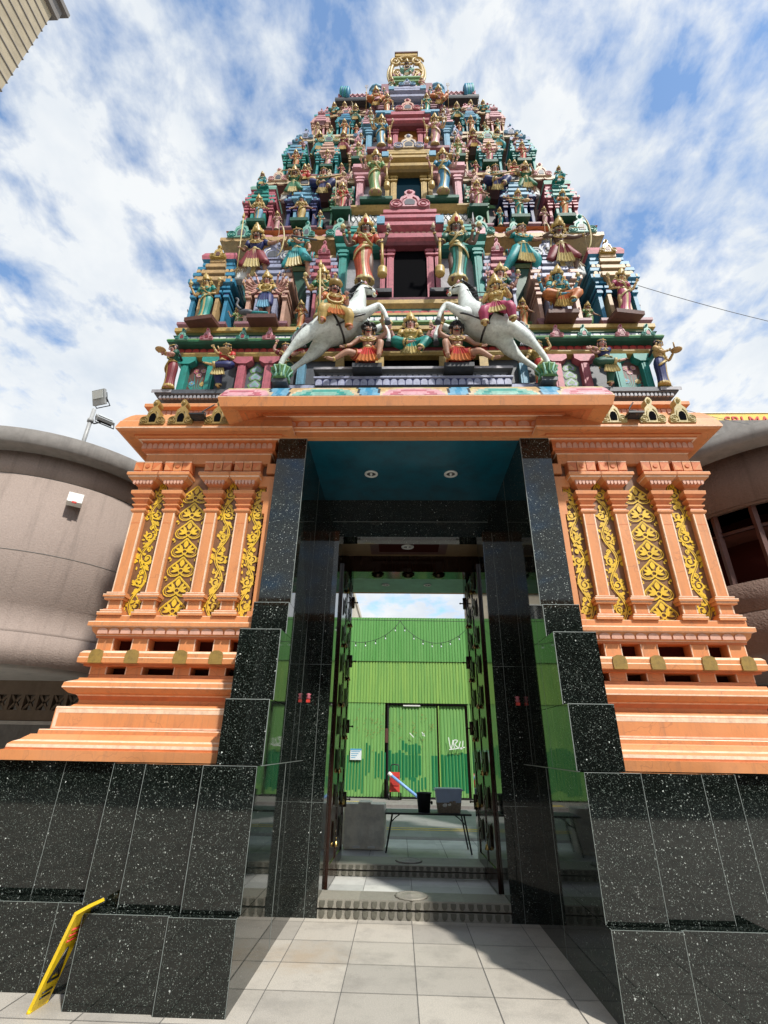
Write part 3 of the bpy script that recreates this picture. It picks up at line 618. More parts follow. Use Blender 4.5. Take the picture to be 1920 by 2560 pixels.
# ------------------------------------------------------------------ the tower
def yf(h): return 7.99 - h
def shrine_mb(w, d, z0, z1, yfr, c1, c2, c3, cc, style=0):
    """a little pavilion: slab, pilasters, stepped mouldings, roof and crest; centred on x = 0"""
    m = MB(); H = z1 - z0; hw = w / 2; Z = lambda t: z0 + H * t
    def stack(hx, y0, prof, col, dark):
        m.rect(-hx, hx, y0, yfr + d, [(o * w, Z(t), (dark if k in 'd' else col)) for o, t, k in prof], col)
    m.rect(-hw, hw, yfr, yfr + d, [(.02 * w, Z(0), 'mauve'), (.10 * w, Z(.035), 'mauve'), (.10 * w, Z(.06), 'brown'), (-.02 * w, Z(.061), 'brown')], 'mauve')
    m.box(-hw * .8, hw * .8, yfr + d * .35, yfr + d, Z(.05), Z(.46), 'brown')
    for e in (-1, 1):
        for q in (.42, .86):
            m.box(e * hw * (q - .09), e * hw * (q + .09), yfr + (.02 if q > .5 else .0), yfr + d, Z(.06), Z(.36), c1 if q > .5 else c2)
            m.box(e * hw * (q - .14), e * hw * (q + .14), yfr - .012, yfr + d, Z(.36), Z(.385), c1); m.box(e * hw * (q - .11), e * hw * (q + .11), yfr - .005, yfr + d, Z(.385), Z(.41), 'maroon' if c1 != 'blue' else 'navy'); m.box(e * hw * (q - .18), e * hw * (q + .18), yfr - .02, yfr + d, Z(.41), Z(.435), c1)
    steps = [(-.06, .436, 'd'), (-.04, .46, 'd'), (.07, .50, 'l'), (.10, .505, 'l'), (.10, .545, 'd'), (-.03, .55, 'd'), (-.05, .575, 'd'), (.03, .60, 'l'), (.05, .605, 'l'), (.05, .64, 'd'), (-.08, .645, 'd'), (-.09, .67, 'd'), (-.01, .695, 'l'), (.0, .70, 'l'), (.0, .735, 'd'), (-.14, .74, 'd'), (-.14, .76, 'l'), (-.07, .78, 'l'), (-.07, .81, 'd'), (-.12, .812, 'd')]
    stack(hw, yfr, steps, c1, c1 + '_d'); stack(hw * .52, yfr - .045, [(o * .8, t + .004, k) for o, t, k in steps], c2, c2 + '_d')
    row(m, -hw * 1.0, hw * 1.0, 9, yfr - .012 - .02 * w, Z(.462), Z(.498), c1, .85, True, .03)
    for t0, t1, ex in ((.56, .592, .02), (.655, .69, .0)): row(m, -hw, hw, 8, yfr - .03 * w - ex, Z(t0), Z(t1), c2, .8, True, .04)
    for i in range(7): m.box(-hw * 1.05 + hw * .35 * i - .012, -hw * 1.05 + hw * .35 * i + .012, yfr - .10 * w - .004, yfr, Z(.51), Z(.54), c2)
    if style == 0:    # square dome
        m.rect(-hw * .86, hw * .86, yfr + .03, yfr + d * .9, [(-.06 * w, Z(.812), c1), (.03 * w, Z(.84), c3), (.05 * w, Z(.88), c3), (.0, Z(.93), c1), (-.12 * w, Z(.965), c1), (-.3 * w, Z(.99), c1)], c1)
        crest(m, 0, Z(.82), w * .42, H * .15, yfr - .05, cc, cc, 'brown'); m.ell((0, yfr + d * .5, Z(1.0)), (w * .09, w * .09, H * .03), cc, 8, 5)
    elif style == 1:  # big flat crest
        m.box(-hw * .8, hw * .8, yfr + .04, yfr + d, Z(.81), Z(.85), c1); crest(m, 0, Z(.82), w * 1.0, H * .24, yfr - .03, cc, 'white' if cc in ('grey', 'lav') else 'palegold', 'slate')
    else:             # barrel roof with rope coils at its ends
        m.tube([(-hw * .85, yfr + d * .4, Z(.87)), (hw * .85, yfr + d * .4, Z(.87))], H * .065, c3, 12)
        for e in (-1, 1):
            for q in (0, .09, .18): m.tube([(e * hw * (.86 + q) + .0 * a, yfr + d * .4 + H * .085 * math.sin(a), Z(.875) + H * .085 * math.cos(a)) for a in [k * PI / 6 for k in range(13)]], .03 * w, c2 if q == .09 else 'teal', 5)
        crest(m, 0, Z(.81), w * .42, H * .17, yfr - .05, 'pink' if cc == 'pink' else cc, cc, 'brown')
    return m
def bay_mb(k, hw, fc, dc, z0, z1, ow, zt, y, barrel, slabc='dgreen', latt=False):
    m = MB()
    # barrel or lattice course below, ledge, niches, frames
    zb = z0 - .62 if k > 2 else z0 - .42
    if k > 2:
        m.rect(-hw - .14, hw + .14, y + .02, y + .5, [(0, zb, barrel), (.03, zb + .03, barrel), (.06, zb + .14, barrel), (.06, zb + .26, barrel), (.0, zb + .36, barrel), (-.06, zb + .40, 'dgreen'), (-.02, zb + .42, 'dgreen')], barrel)
        if latt:
            n = 22
            for i in range(n):
                x = -hw - .1 + (2 * hw + .2) * i / n; q = (2 * hw + .2) / n
                for a, b in ((0, 1), (1, 0)): m.tube([(x + q * a, y - .045, zb + .10), (x + q * b, y - .045, zb + .30)], .006, 'slate', 4)
        row(m, -hw, hw, 7, y - .02, z0 - .17, z0 - .10, 'yellow', .55, True, .03)
        for e in (-1, 1):
            for q in (0, .05): m.tube([(e * (hw + .17 + q), y + .18 + .17 * math.sin(a), zb + .22 + .19 * math.cos(a)) for a in [t * PI / 6 for t in range(13)]], .03, 'slate' if q else 'grey', 5)
    m.rect(-hw - .1, hw + .1, y - .03, y + .5, [(.0, z0 - .2, 'yellow'), (.05, z0 - .15, 'yellow'), (.05, z0 - .11, slabc), (.02, z0 - .10, slabc), (.02, z0 - .06, slabc)], slabc)
    for e in (-1, 1):
        m.box(e * (ow + .34) - .30 * hw, e * (ow + .34) + .30 * hw, y - .16, y + .4, z0 - .075, z0 - .004, slabc)
        m.box(e * ow, e * hw, y + .16, y + .5, z0 - .06, z1 + .1, 'grey')
        for xc, c, w_ in ((hw - .06, fc, .055), (ow + .05, dc, .05), (ow + .16, dc, .035)):
            m.box(e * xc - w_, e * xc + w_, y, y + .4, z0 - .06, z1 - .14, c); m.box(e * xc - w_ * .45, e * xc + w_ * .45, y - .006, y + .1, z0, z1 - .16, c)
            for zz, ex, hh in ((z1 - .14, 1.25, .03), (z1 - .105, .9, .03), (z1 - .07, 1.5, .035), (z1 - .03, 1.1, .03)): m.box(e * xc - w_ * ex, e * xc + w_ * ex, y - .02 * ex, y + .4, zz, zz + hh, c)
    def steps(hx, yy, za, zb2, c, top):
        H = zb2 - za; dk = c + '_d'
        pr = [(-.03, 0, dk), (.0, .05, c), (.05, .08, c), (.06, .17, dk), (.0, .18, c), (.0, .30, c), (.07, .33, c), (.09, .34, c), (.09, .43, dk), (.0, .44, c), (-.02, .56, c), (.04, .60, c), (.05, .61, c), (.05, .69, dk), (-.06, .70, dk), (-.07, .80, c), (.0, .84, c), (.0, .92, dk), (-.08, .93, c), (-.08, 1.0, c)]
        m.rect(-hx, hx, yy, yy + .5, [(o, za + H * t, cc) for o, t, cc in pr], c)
        row(m, -hx, hx, int(hx * 18) + 3, yy - .012, za + H * .19, za + H * .29, 'peach' if c in ('pink', 'rose', 'mauve') else c, .85, True, .03)
        row(m, -hx, hx, int(hx * 18) + 3, yy - .0, za + H * .46, za + H * .55, 'peach' if c in ('pink', 'rose', 'mauve') else c, .85, True, .03)
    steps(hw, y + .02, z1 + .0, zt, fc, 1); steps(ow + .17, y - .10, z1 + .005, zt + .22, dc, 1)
    for e in (-1, 1): m.box(e * hw - .07, e * hw + .07, y - .08, y - .02, z1 + (zt - z1) * .36, z1 + (zt - z1) * .56, 'rose'); m.box(e * (ow + .2) - .06, e * (ow + .2) + .06, y - .215, y - .15, z1 + (zt + .2 - z1) * .36, z1 + (zt + .2 - z1) * .56, 'sky')
    return m
TIERS = []
def tier(k, hb, zb, ze, he, zt, core, stripes, eavec, upper, label=None):
    m = MB(); hc = he - .36; y0 = yf(hc)
    prof = []; zl = zb - .05
    hlow = hb - .30; n = 7; Hl = (ze - zb) * .52
    for i in range(n):
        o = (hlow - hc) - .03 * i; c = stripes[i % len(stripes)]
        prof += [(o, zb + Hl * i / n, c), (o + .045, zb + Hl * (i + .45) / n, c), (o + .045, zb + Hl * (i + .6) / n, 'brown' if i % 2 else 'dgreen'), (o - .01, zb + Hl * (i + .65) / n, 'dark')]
    prof += [(.04, zb + Hl, core), (.02, zb + Hl + .02, core), (.02, ze - .05, core), (.0, ze, 'brown')]
    prof += [(.10, ze + .01, eavec[0]), (.33, ze + .13, eavec[0]), (.36, ze + .14, eavec[1]), (.36, ze + .215, eavec[1]), (.33, ze + .23, 'rose'), (.29, ze + .29, upper), (.27, ze + .30, upper), (.24, ze + .40, upper), (.24, ze + .41, eavec[2]), (.32, ze + .43, eavec[2]), (.32, zt - .04, eavec[2]), (.28, zt, 'slate'), (-.2, zt + .005, 'slate')]
    prof = [(p[0], p[1], p[2] if len(p) > 2 else core) for p in prof]
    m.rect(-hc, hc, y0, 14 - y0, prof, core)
    t = gpart(m, 'tower_tier'); TIERS.append(t)
    e = MB(); n = int(he * 11); row(e, -he + .02, he - .02, n, yf(he) - .006, ze + .115, ze + .205, eavec[1], .9, False, .03); row(e, -he + .12, he - .12, n // 2, yf(he - .1) - .02, ze + .305, ze + .385, 'peach' if upper != 'peach' else 'rose', .8, True, .02)
    gsub(e, 'eave_petals', t); e2 = MB(); row(e2, -hc, hc, n // 2, y0 - .035, ze - .16, ze - .06, 'leaf' if core != 'dgreen' else 'olive', .85); gsub(e2, 'leaf_frieze', t)
    return t
def place(mb, name, par, x):
    o = bpy.data.objects.new(name, mb); COL.objects.link(o); o.parent = par; o.location = (x, -4.2, 0); return o
# first storey: dark ledge, green, pink and blue pilasters, painted wall panels, cornice
m = MB(); m.rect(-3.14, 3.14, 4.85, 9.15, [(-.06, 5.30, 'dark'), (-.05, 5.42, 'slate'), (.05, 5.47, 'slate'), (.075, 5.485, 'slate'), (.075, 5.545, 'dark'), (-.11, 5.55, 'slate'), (-.11, 6.16, 'yellow'), (-.02, 6.165, 'yellow'), (.0, 6.20, 'yellow'), (.0, 6.225, 'maroon'), (-.03, 6.23, 'maroon'), (-.03, 6.315, 'dgreen'), (.05, 6.32, 'dgreen'), (.085, 6.335, 'green'), (.095, 6.36, 'leaf'), (.085, 6.385, 'lav'), (.03, 6.39, 'lav'), (.03, 6.475, 'dgreen'), (.05, 6.48, 'yellow'), (.02, 6.50, 'olive'), (.02, 6.555, 'yellow'), (.05, 6.56, 'yellow'), (.05, 6.62, 'yellow'), (-.3, 6.625, 'slate')], 'slate')
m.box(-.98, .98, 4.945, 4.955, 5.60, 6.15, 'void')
for s in (-1, 1):
    for a, b in ((.36, .47), (.88, .99)): m.box(s * a, s * b, 4.88, 5.0, 5.592, 6.16, 'yellow')
    row(m, min(s * .5, s * 3.12), max(s * .5, s * 3.12), 26, 4.87, 6.238, 6.308, 'red', .85, True, .02); row(m, min(s * .2, s * 3.15), max(s * .2, s * 3.15), 30, 4.812, 6.395, 6.455, 'white', .8, False, .02)
    m.box(s * 3.0, s * 3.25, 4.764, 4.77, 5.495, 5.54, 'grey'); row(m, min(s * 2.1, s * 3.16), max(s * 2.1, s * 3.16), 22, 4.79, 5.425, 5.47, 'grey', .7, True, .03)
t1 = gpart(m, 'tower_tier'); TIERS.append(t1)
for s in (-1, 1):
    for x, c, w_ in ((2.97, 'turq', .045), (2.62, 'turq', .045), (2.215, 'pink', .05), (1.86, 'pink', .05), (1.43, 'sky', .05)):
        o = MB(); o.box(s * x - w_, s * x + w_, 4.875, 5.0, 5.55, 6.06, c); o.box(s * x - w_ * .5, s * x + w_ * .5, 4.868, 4.9, 5.6, 6.02, c)
        if c != 'sky': o.poly([(s * x - .06, 6.04), (s * x + .06, 6.04), (s * x + .13, 6.09), (s * x + .13, 6.155), (s * x - .13, 6.155), (s * x - .13, 6.09)], 4.855, 5.0, c)
        gsub(o, 'pilaster', t1)
    f = MB()   # flower panel between the green pilasters, leaf panel between the pink ones
    cx = s * 2.795; Y = 4.955
    f.box(cx - .13, cx + .13, 4.957, 4.965, 5.56, 6.1, 'brown')
    for i in range(11):
        a = PI / 2 + (i - 5) * .2; L = .22 + .1 * rnd.random(); f.ribbon([(cx, 5.57), (cx + .5 * L * math.cos(a), 5.57 + L * .7), (cx + L * math.cos(a), 5.57 + L * 1.2 * math.sin(a))], [.012, .012, .004], Y, 'turq')
    for dx, dz, c in ((0, .36, 'rose'), (-.07, .22, 'sky'), (.07, .21, 'yellow'), (-.04, .42, 'pink'), (.05, .43, 'rose')):
        for q in range(7): f.disc(cx + dx + .026 * math.cos(q * .9), 5.57 + dz + .026 * math.sin(q * .9), .014, Y - .004, c, 6)
        f.disc(cx + dx, 5.57 + dz, .014, Y - .006, 'yellow', 6)
    gsub(f, 'painted_panel', t1); f = MB()
    cx = s * 2.037; f.box(cx - .12, cx + .12, 4.957, 4.965, 5.56, 6.1, 'slate')
    for i in range(4):
        z = 5.57 + .125 * i
        for sc, c in ((1, 'leaf'), (.72, 'lav'), (.42, 'mint' if s < 0 else 'leaf')): f.q([(cx + a * .095 * sc, Y - .004 * (2 - sc), z + .075 + (b - .45) * .16 * sc) for a, b in ((0, 1), (-.5, .7), (-1, .35), (-.7, .02), (0, .15), (.7, .02), (1, .35), (.5, .7))], [tuple(range(8))], c)
    gsub(f, 'painted_panel', t1)
    for i, x in enumerate((3.03, 2.70, 2.22, 1.87, 1.5, .30)):
        o = MB(); crest(o, s * x, 6.35, .17, .20, 4.74, 'mint' if i % 2 == 0 else 'rose', 'turq' if i % 2 == 0 else 'pink', 'maroon', .04); gsub(o, 'horseshoe_ornament', t1)
# upper storeys: number, base half-width, base, eave, eave half-width, top ...
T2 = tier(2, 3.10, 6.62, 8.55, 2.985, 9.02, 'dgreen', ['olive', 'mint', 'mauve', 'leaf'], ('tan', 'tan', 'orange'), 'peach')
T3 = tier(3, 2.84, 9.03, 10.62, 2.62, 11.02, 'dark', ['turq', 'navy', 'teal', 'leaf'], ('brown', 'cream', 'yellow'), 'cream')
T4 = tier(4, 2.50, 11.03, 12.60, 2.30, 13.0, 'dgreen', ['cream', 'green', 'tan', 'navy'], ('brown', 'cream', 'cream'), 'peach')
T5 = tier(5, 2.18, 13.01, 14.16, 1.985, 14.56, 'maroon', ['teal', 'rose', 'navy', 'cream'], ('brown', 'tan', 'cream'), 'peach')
# (tier, x, width, z0, z1, front half-width for y, colours, style)
SH = [(T2, 2.86, .56, 6.64, 8.38, 3.12, 'blue', 'tan', 'pink', 'gold', 0), (T2, 2.04, .60, 6.64, 8.34, 3.12, 'peach', 'lav', 'pink', 'lav', 1), (T2, 1.29, .42, 6.78, 8.52, 3.06, 'lav', 'pink', 'tan', 'pink', 2),
      (T3, 2.52, .48, 9.05, 10.45, 2.86, 'pink', 'turq', 'mint', 'turq', 0), (T3, 1.80, .50, 9.05, 10.52, 2.86, 'navy', 'sky', 'teal', 'cream', 1), (T3, 1.15, .36, 9.15, 10.60, 2.80, 'green', 'peach', 'mint', 'peach', 2),
      (T4, 2.18, .42, 11.05, 12.45, 2.52, 'turq', 'sky', 'lav', 'sky', 0), (T4, 1.55, .42, 11.05, 12.48, 2.52, 'teal', 'peach', 'pink', 'mint', 1), (T4, .99, .30, 11.2, 12.55, 2.46, 'tan', 'rose', 'mint', 'rose', 2),
      (T5, 1.86, .36, 13.03, 14.1, 2.19, 'peach', 'rose', 'teal', 'rose', 0), (T5, 1.33, .36, 13.03, 14.12, 2.19, 'teal', 'blue', 'pink', 'rose', 1), (T5, .86, .26, 13.15, 14.15, 2.13, 'teal', 'rose', 'mint', 'rose', 2)]
for par, x, w, z0, z1, h, c1, c2, c3, cc, st in SH:
    me = shrine_mb(w, .5, z0, z1, yf(h), c1, c2, c3, cc, st).mesh('shrine')
    for s in (-1, 1): place(me, 'shrine', par, s * x)
for par, args in ((T2, (2, 1.07, 'turq', 'pink', 7.33, 8.34, .245, 9.0, 4.95, 'yellow', 'dark')), (T3, (3, .92, 'rose', 'yellow', 9.88, 10.68, .215, 11.15, 5.24, 'white', 'dgreen', True)),
                  (T4, (4, .84, 'sky', 'pink', 11.95, 12.82, .20, 13.12, 5.57, 'rose', 'mauve')), (T5, (5, .64, 'mauve', 'lav', 13.85, 14.36, .15, 14.78, 5.86, 'sky', 'sky'))):
    me = bay_mb(*args).mesh('central_bay'); b = place(me, 'central_bay', par, 0)
    k, hw, fc, dc, z0, z1, ow, zt, y = args[:9]
    v = MB(); v.box(-ow, ow, y + .03, y + .10, z0 - .35 if k < 5 else z0 - .05, z1 + .05, {2: 'void', 3: 'tealvoid', 4: 'ochrevoid', 5: 'greenvoid'}[k]); gsub(v, 'doorway', par)  # shallow panel; the lowest is black in place of the shade inside
    if k > 2:
        pass
    c = MB(); crest(c, 0, zt + .20, ow * 2.5, .42 if k < 5 else .22, y - .12, {2: 'rose', 3: 'cream', 4: 'peach', 5: 'lav'}[k], {2: 'pink', 3: 'lav', 4: 'pink', 5: 'sky'}[k], 'slate', .08); gsub(c, 'horseshoe_ornament', par)
c = MB(); c.box(-.25, .25, 4.93, 5.2, 6.9, 7.28, 'dark'); c.rect(-1.22, 1.22, 4.84, 5.2, [(.0, 6.64, 'dgreen'), (.0, 6.68, 'leaf'), (.03, 6.70, 'leaf'), (.03, 6.73, 'lav'), (.0, 6.735, 'lav'), (.0, 6.82, 'green'), (.02, 6.84, 'yellow'), (.02, 6.88, 'maroon'), (-.02, 6.885, 'maroon'), (-.02, 6.96, 'dgreen'), (-.02, 7.0, 'dgreen')], 'dgreen'); row(c, -1.2, 1.2, 24, 4.828, 6.742, 6.81, 'white', .85, False, .02); row(c, -1.2, 1.2, 20, 4.85, 6.89, 6.95, 'red', .85, True, .02); c.rect(-1.22, 1.22, 4.86, 5.3, [(0, 7.0, 'yellow'), (.05, 7.05, 'yellow'), (.05, 7.12, 'mauve'), (.0, 7.14, 'mauve'), (.02, 7.2, 'dark'), (-.2, 7.21, 'dark')], 'yellow'); gsub(c, 'doorway_ledge', T2)
# crests standing along the eaves
for par, h, z, w, hh, xs, c1, c2 in ((T2, 2.985, 8.74, .42, .42, (2.66, 1.10), 'mint', 'turq'), (T2, 2.985, 8.74, .26, .36, (1.62,), 'mint', 'turq'), (T3, 2.62, 10.82, .36, .38, (2.38, .98), 'cream', 'rose'), (T3, 2.62, 10.82, .24, .3, (1.45,), 'cream', 'tan'),
                                     (T4, 2.30, 12.80, .32, .34, (2.10, .95), 'lav', 'sky'), (T5, 1.985, 14.36, .28, .28, (1.8, .78, 1.3), 'rose', 'pink')):
    me = MB(); crest(me, 0, z, w, hh, yf(h) - .03, c1, c2, 'slate'); me = me.mesh('horseshoe_ornament')
    for x in xs:
        for s in (-1, 1): place(me, 'horseshoe_ornament', par, s * x)
# top storey and barrel roof
m = MB(); m.rect(-1.45, 1.45, 6.52, 7.48, [(.3, 14.56, 'rose'), (.3, 14.7, 'peach'), (.2, 14.75, 'brown'), (.12, 15.5, 'dark'), (.26, 15.52, 'dark'), (.275, 15.56, 'dark'), (.275, 15.64, 'slate'), (.22, 15.66, 'rose'), (.22, 15.9, 'rose'), (.1, 16.15, 'peach'), (-.1, 16.4, 'peach'), (-.3, 16.5, 'peach')], 'rose')
for s in (-1, 1):
    for i in range(9): 
        for a, b in ((0, 1), (1, 0)): m.tube([(s * (.62 + .115 * (i + a)), 6.285, 15.67), (s * (.62 + .115 * (i + b)), 6.285, 15.88)], .012, 'maroon', 4)
    for q in range(4): m.tube([(s * (1.42 + .055 * q), 6.34 + .16 * math.sin(a) + .02 * q, 15.84 + .21 * math.cos(a) + .05 * q) for a in [t * PI / 6 for t in range(13)]], .05, 'teal' if q % 2 else 'blue', 6)
    m.lathe([(.17, 0), (.19, .03), (.12, .05), (.14, .1), (.2, .13), (.19, .2), (.1, .28), (.05, .31), (.07, .36), (.02, .45)], (s * .72, 6.22, 15.55), 'sky', 12); m.box(s * .72 - .17, s * .72 + .17, 6.1, 6.4, 15.2, 15.55, 'blue')
    m.box(s * .42, s * .60, 6.05, 6.4, 14.9, 15.75, 'mauve'); m.box(s * .18, s * .24, 6.0, 6.3, 15.1, 15.55, 'cream')
m.box(-.62, .62, 6.0, 6.5, 14.75, 15.14, 'rose'); m.rect(-.62, .62, 6.0, 6.5, [(0, 15.06, 'rose'), (.06, 15.1, 'rose'), (.06, 15.17, 'rose'), (.0, 15.2, 'rose')], 'rose')
m.rect(-.24, .24, 6.06, 6.4, [(.02, 15.55, 'green'), (.05, 15.6, 'green'), (.0, 15.63, 'leaf'), (.09, 15.68, 'leaf'), (.09, 15.72, 'green'), (.02, 15.75, 'leaf'), (.10, 15.82, 'leaf'), (.10, 15.88, 'mint'), (.0, 15.9, 'leaf')], 'leaf')
m.box(-.18, .18, 6.2, 6.25, 15.1, 15.56, 'greenvoid')
t6 = gpart(m, 'tower_roof')
# gilded arch at the very top
a = MB(); Y = 6.3
n = 26
for r_, w_, c in ((.40, .05, 'gold'), (.47, .03, 'palegold')):
    a.tube([(r_ * 1.0 * math.sin(t), Y - (.02 if c == 'gold' else 0), 16.75 + (r_ + .25) * (-math.cos(t)) * (1 if math.cos(t) > 0 else 1.25)) for t in [PI * .26 + (2 * PI - PI * .52) * i / n for i in range(n + 1)]], w_, c, 6)
a.box(-.28, .28, Y - .04, Y + .10, 17.62, 17.74, 'gold'); a.box(-.30, .30, Y - .06, Y + .10, 17.74, 17.79, 'brown'); a.box(-.03, .03, Y - .02, Y + .04, 16.6, 17.64, 'slate')
a.box(-.16, .16, Y + .02, Y + .05, 17.34, 17.40, 'gold')
for s in (-1, 1):
    for cx, cz, r_ in ((.27, 17.28, .155), (.24, 16.72, .13)):
        a.tube([(s * cx + r_ * (1 - .5 * t / 16) * math.cos(t * PI / 8), Y - .05, cz + r_ * (1 - .5 * t / 16) * 1.35 * math.sin(t * PI / 8)) for t in range(25)], .030, 'gold', 5); a.ell((s * cx, Y - .02, cz), (r_ * .8, .03, r_ * 1.0), 'palegold', 10, 5); a.ell((s * cx, Y - .06, cz), (.05, .03, .06), 'oldgold', 8, 4)
    for i in range(9):
        t = R(14 + i * 15); L = .46
        a.tube([(s * .14 * math.sin(t), Y - .06, 16.05 + .1 * math.cos(t)), (s * (.14 + .28 * math.sin(t)), Y - .05, 16.15 + .55 * math.cos(t) + .1)], [.015, .03], 'tan' if i % 2 else 'mauve', 5)
gsub(a, 'gilded_arch', t6)
# ------------------------------------------------------------------ painted plaster figures
ARM = {'up': ((.215, -.01, .635), (.27, -.07, .80)), 'up2': ((.175, .02, .65), (.20, -.09, .82)), 'mace': ((.185, .02, .64), (.20, -.09, .585)), 'down': ((.165, .01, .63), (.18, -.06, .50)), 'hip': ((.21, .03, .645), (.115, -.07, .575)),
       'fwd': ((.15, -.03, .62), (.05, -.16, .64)), 'out': ((.215, -.01, .745), (.35, -.06, .75)), 'high': ((.20, -.03, .84), (.15, -.06, .99)), 'mouth': ((.19, -.06, .70), (.10, -.13, .855)), 'draw': ((.22, -.02, .76), (.09, -.13, .76)),
       'low': ((.19, .0, .63), (.31, -.05, .53)), 'side': ((.20, -.02, .68), (.32, -.08, .66)), 'bless': ((.15, .0, .63), (.14, -.13, .72)), 'knee': ((.18, .02, .63), (.20, -.14, .52))}
LEG = {'stand': {1: ((.052, 0, .49), (.062, -.02, .275), (.055, .01, .045), (.065, -.08, .018)), -1: ((-.052, 0, .49), (-.062, -.02, .275), (-.055, .01, .045), (-.065, -.08, .018))},
       'bend': {1: ((.05, 0, .49), (.085, -.07, .29), (.06, .0, .06), (.08, -.08, .02)), -1: ((-.052, 0, .49), (-.062, -.01, .275), (-.055, .01, .045), (-.065, -.08, .018))},
       'lift': {1: ((.06, -.01, .49), (.19, -.13, .42), (-.12, -.17, .40), (-.22, -.18, .43)), -1: ((-.045, 0, .49), (-.02, -.05, .27), (0, .01, .045), (.01, -.08, .018))},
       'lunge': {1: ((.06, 0, .49), (.17, -.08, .30), (.16, .0, .05), (.19, -.07, .02)), -1: ((-.06, 0, .49), (-.16, -.03, .29), (-.27, .02, .06), (-.32, -.03, .025))},
       'kneel': {1: ((.06, 0, .49), (.18, -.13, .44), (.15, -.08, .22), (.17, -.16, .19)), -1: ((-.06, 0, .49), (-.16, -.08, .28), (-.14, .05, .22), (-.15, .1, .19))},
       'sit': {1: ((.065, -.01, .49), (.215, -.15, .48), (.10, -.19, .28), (.12, -.25, .25)), -1: ((-.065, -.01, .49), (-.215, -.15, .47), (-.04, -.20, .40), (.04, -.22, .40))},
       'ride': {1: ((.07, -.01, .49), (.17, -.12, .40), (.19, -.06, .20), (.22, -.13, .17)), -1: ((-.07, -.01, .49), (-.15, -.13, .40), (-.15, -.09, .20), (-.15, -.17, .17))},
       'squat': {1: ((.06, -.01, .49), (.15, -.17, .60), (.12, -.15, .36), (.14, -.24, .33)), -1: ((-.065, -.01, .49), (-.22, -.14, .47), (-.36, -.13, .36), (-.43, -.18, .34))}}
HEADTOP = .945
def V3(p): return Vector(p)
def joints(sp):
    sc = sp.get('mirror', 1); T = lambda p: (p[0] * sc, p[1], p[2])
    lean = sp.get('lean', 0)
    J = [('pel', (0, 0, .52), (.074, .058), None), ('wst', (lean * .25, .0, .595), (.060, .048), 'pel'), ('chs', (lean * .6, -.012, .70), (.086, .058), 'wst'), ('nkb', (lean * .9, .004, .79), (.05, .042), 'chs'), ('nk', (lean, -.004, .825), (.032, .032), 'nkb'), ('hd', (lean, -.026, .880), (.062, .068), 'nk'), ('ht', (lean, -.030, .942), (.050, .056), 'hd')]
    for s in (1, -1):
        hip, kn, an, toe = LEG[sp.get('legs', 'stand')][s]
        J += [('hip%d' % s, hip, (.056, .056), 'pel'), ('kn%d' % s, kn, (.040, .040), 'hip%d' % s), ('cf%d' % s, tuple((a * .6 + b * .4) + (0, .012, 0)[i] for i, (a, b) in enumerate(zip(kn, an))), (.036, .036), 'kn%d' % s), ('an%d' % s, an, (.022, .022), 'cf%d' % s), ('toe%d' % s, toe, (.024, .014), 'an%d' % s)]
    hands = []
    for i, a in enumerate(sp['arms']):
        s, pose = a[0], a[1]; item = a[2] if len(a) > 2 else None
        el, ha = ARM[pose] if isinstance(pose, str) else pose
        el = (el[0] * s + lean * .7, el[1] + .012 * (i // 2), el[2]); ha = (ha[0] * s + lean * .7, ha[1], ha[2])
        sh = (s * .108 + lean * .85, .002 + .03 * (i // 2), .775 - .03 * (i // 2))
        wr = tuple(e + (h - e) * .80 for e, h in zip(el, ha))
        J += [('sh%d' % i, sh, (.040, .036), 'nkb'), ('el%d' % i, el, (.027, .027), 'sh%d' % i), ('fa%d' % i, tuple(e * .7 + h * .3 for e, h in zip(el, ha)), (.026, .026), 'el%d' % i), ('wr%d' % i, wr, (.016, .016), 'fa%d' % i), ('ha%d' % i, ha, (.024, .014), 'wr%d' % i)]
        hands.append((s, Vector(wr), Vector(ha), item, Vector(el)))
    if sc < 0:
        J = [(n, T(p), r, q) for n, p, r, q in J]; hands = [(-s, Vector(T(w)), Vector(T(h)), it, Vector(T(e))) for s, w, h, it, e in hands]
    return J, hands
def skin_objects(jobs):
    """grow each skeleton with a Skin modifier, one evaluation for all of them; returns plain point/face lists"""
    tmp = []
    for J in jobs:
        ix = {j[0]: i for i, j in enumerate(J)}
        me = bpy.data.meshes.new('tmp'); me.from_pydata([j[1] for j in J], [(ix[j[3]], i) for i, j in enumerate(J) if j[3]], [])
        o = bpy.data.objects.new('tmp', me); COL.objects.link(o)
        sk = o.modifiers.new('s', 'SKIN'); sk.use_smooth_shade = True; sk.branch_smoothing = .6
        if not me.skin_vertices: me.attributes.new('x', 'FLOAT', 'POINT')
        for i, j in enumerate(J): d = me.skin_vertices[0].data[i]; d.radius = j[2]; d.use_root = (i == 0)
        sb = o.modifiers.new('b', 'SUBSURF'); sb.levels = 1; sb.render_levels = 1
        tmp.append(o)
    dg = bpy.context.evaluated_depsgraph_get(); out = []
    for o in tmp:
        ev = o.evaluated_get(dg).to_mesh(); out.append(([tuple(v.co) for v in ev.vertices], [tuple(p.vertices) for p in ev.polygons])); o.evaluated_get(dg).to_mesh_clear()
    for o in tmp: me = o.data; bpy.data.objects.remove(o); bpy.data.meshes.remove(me)
    return out
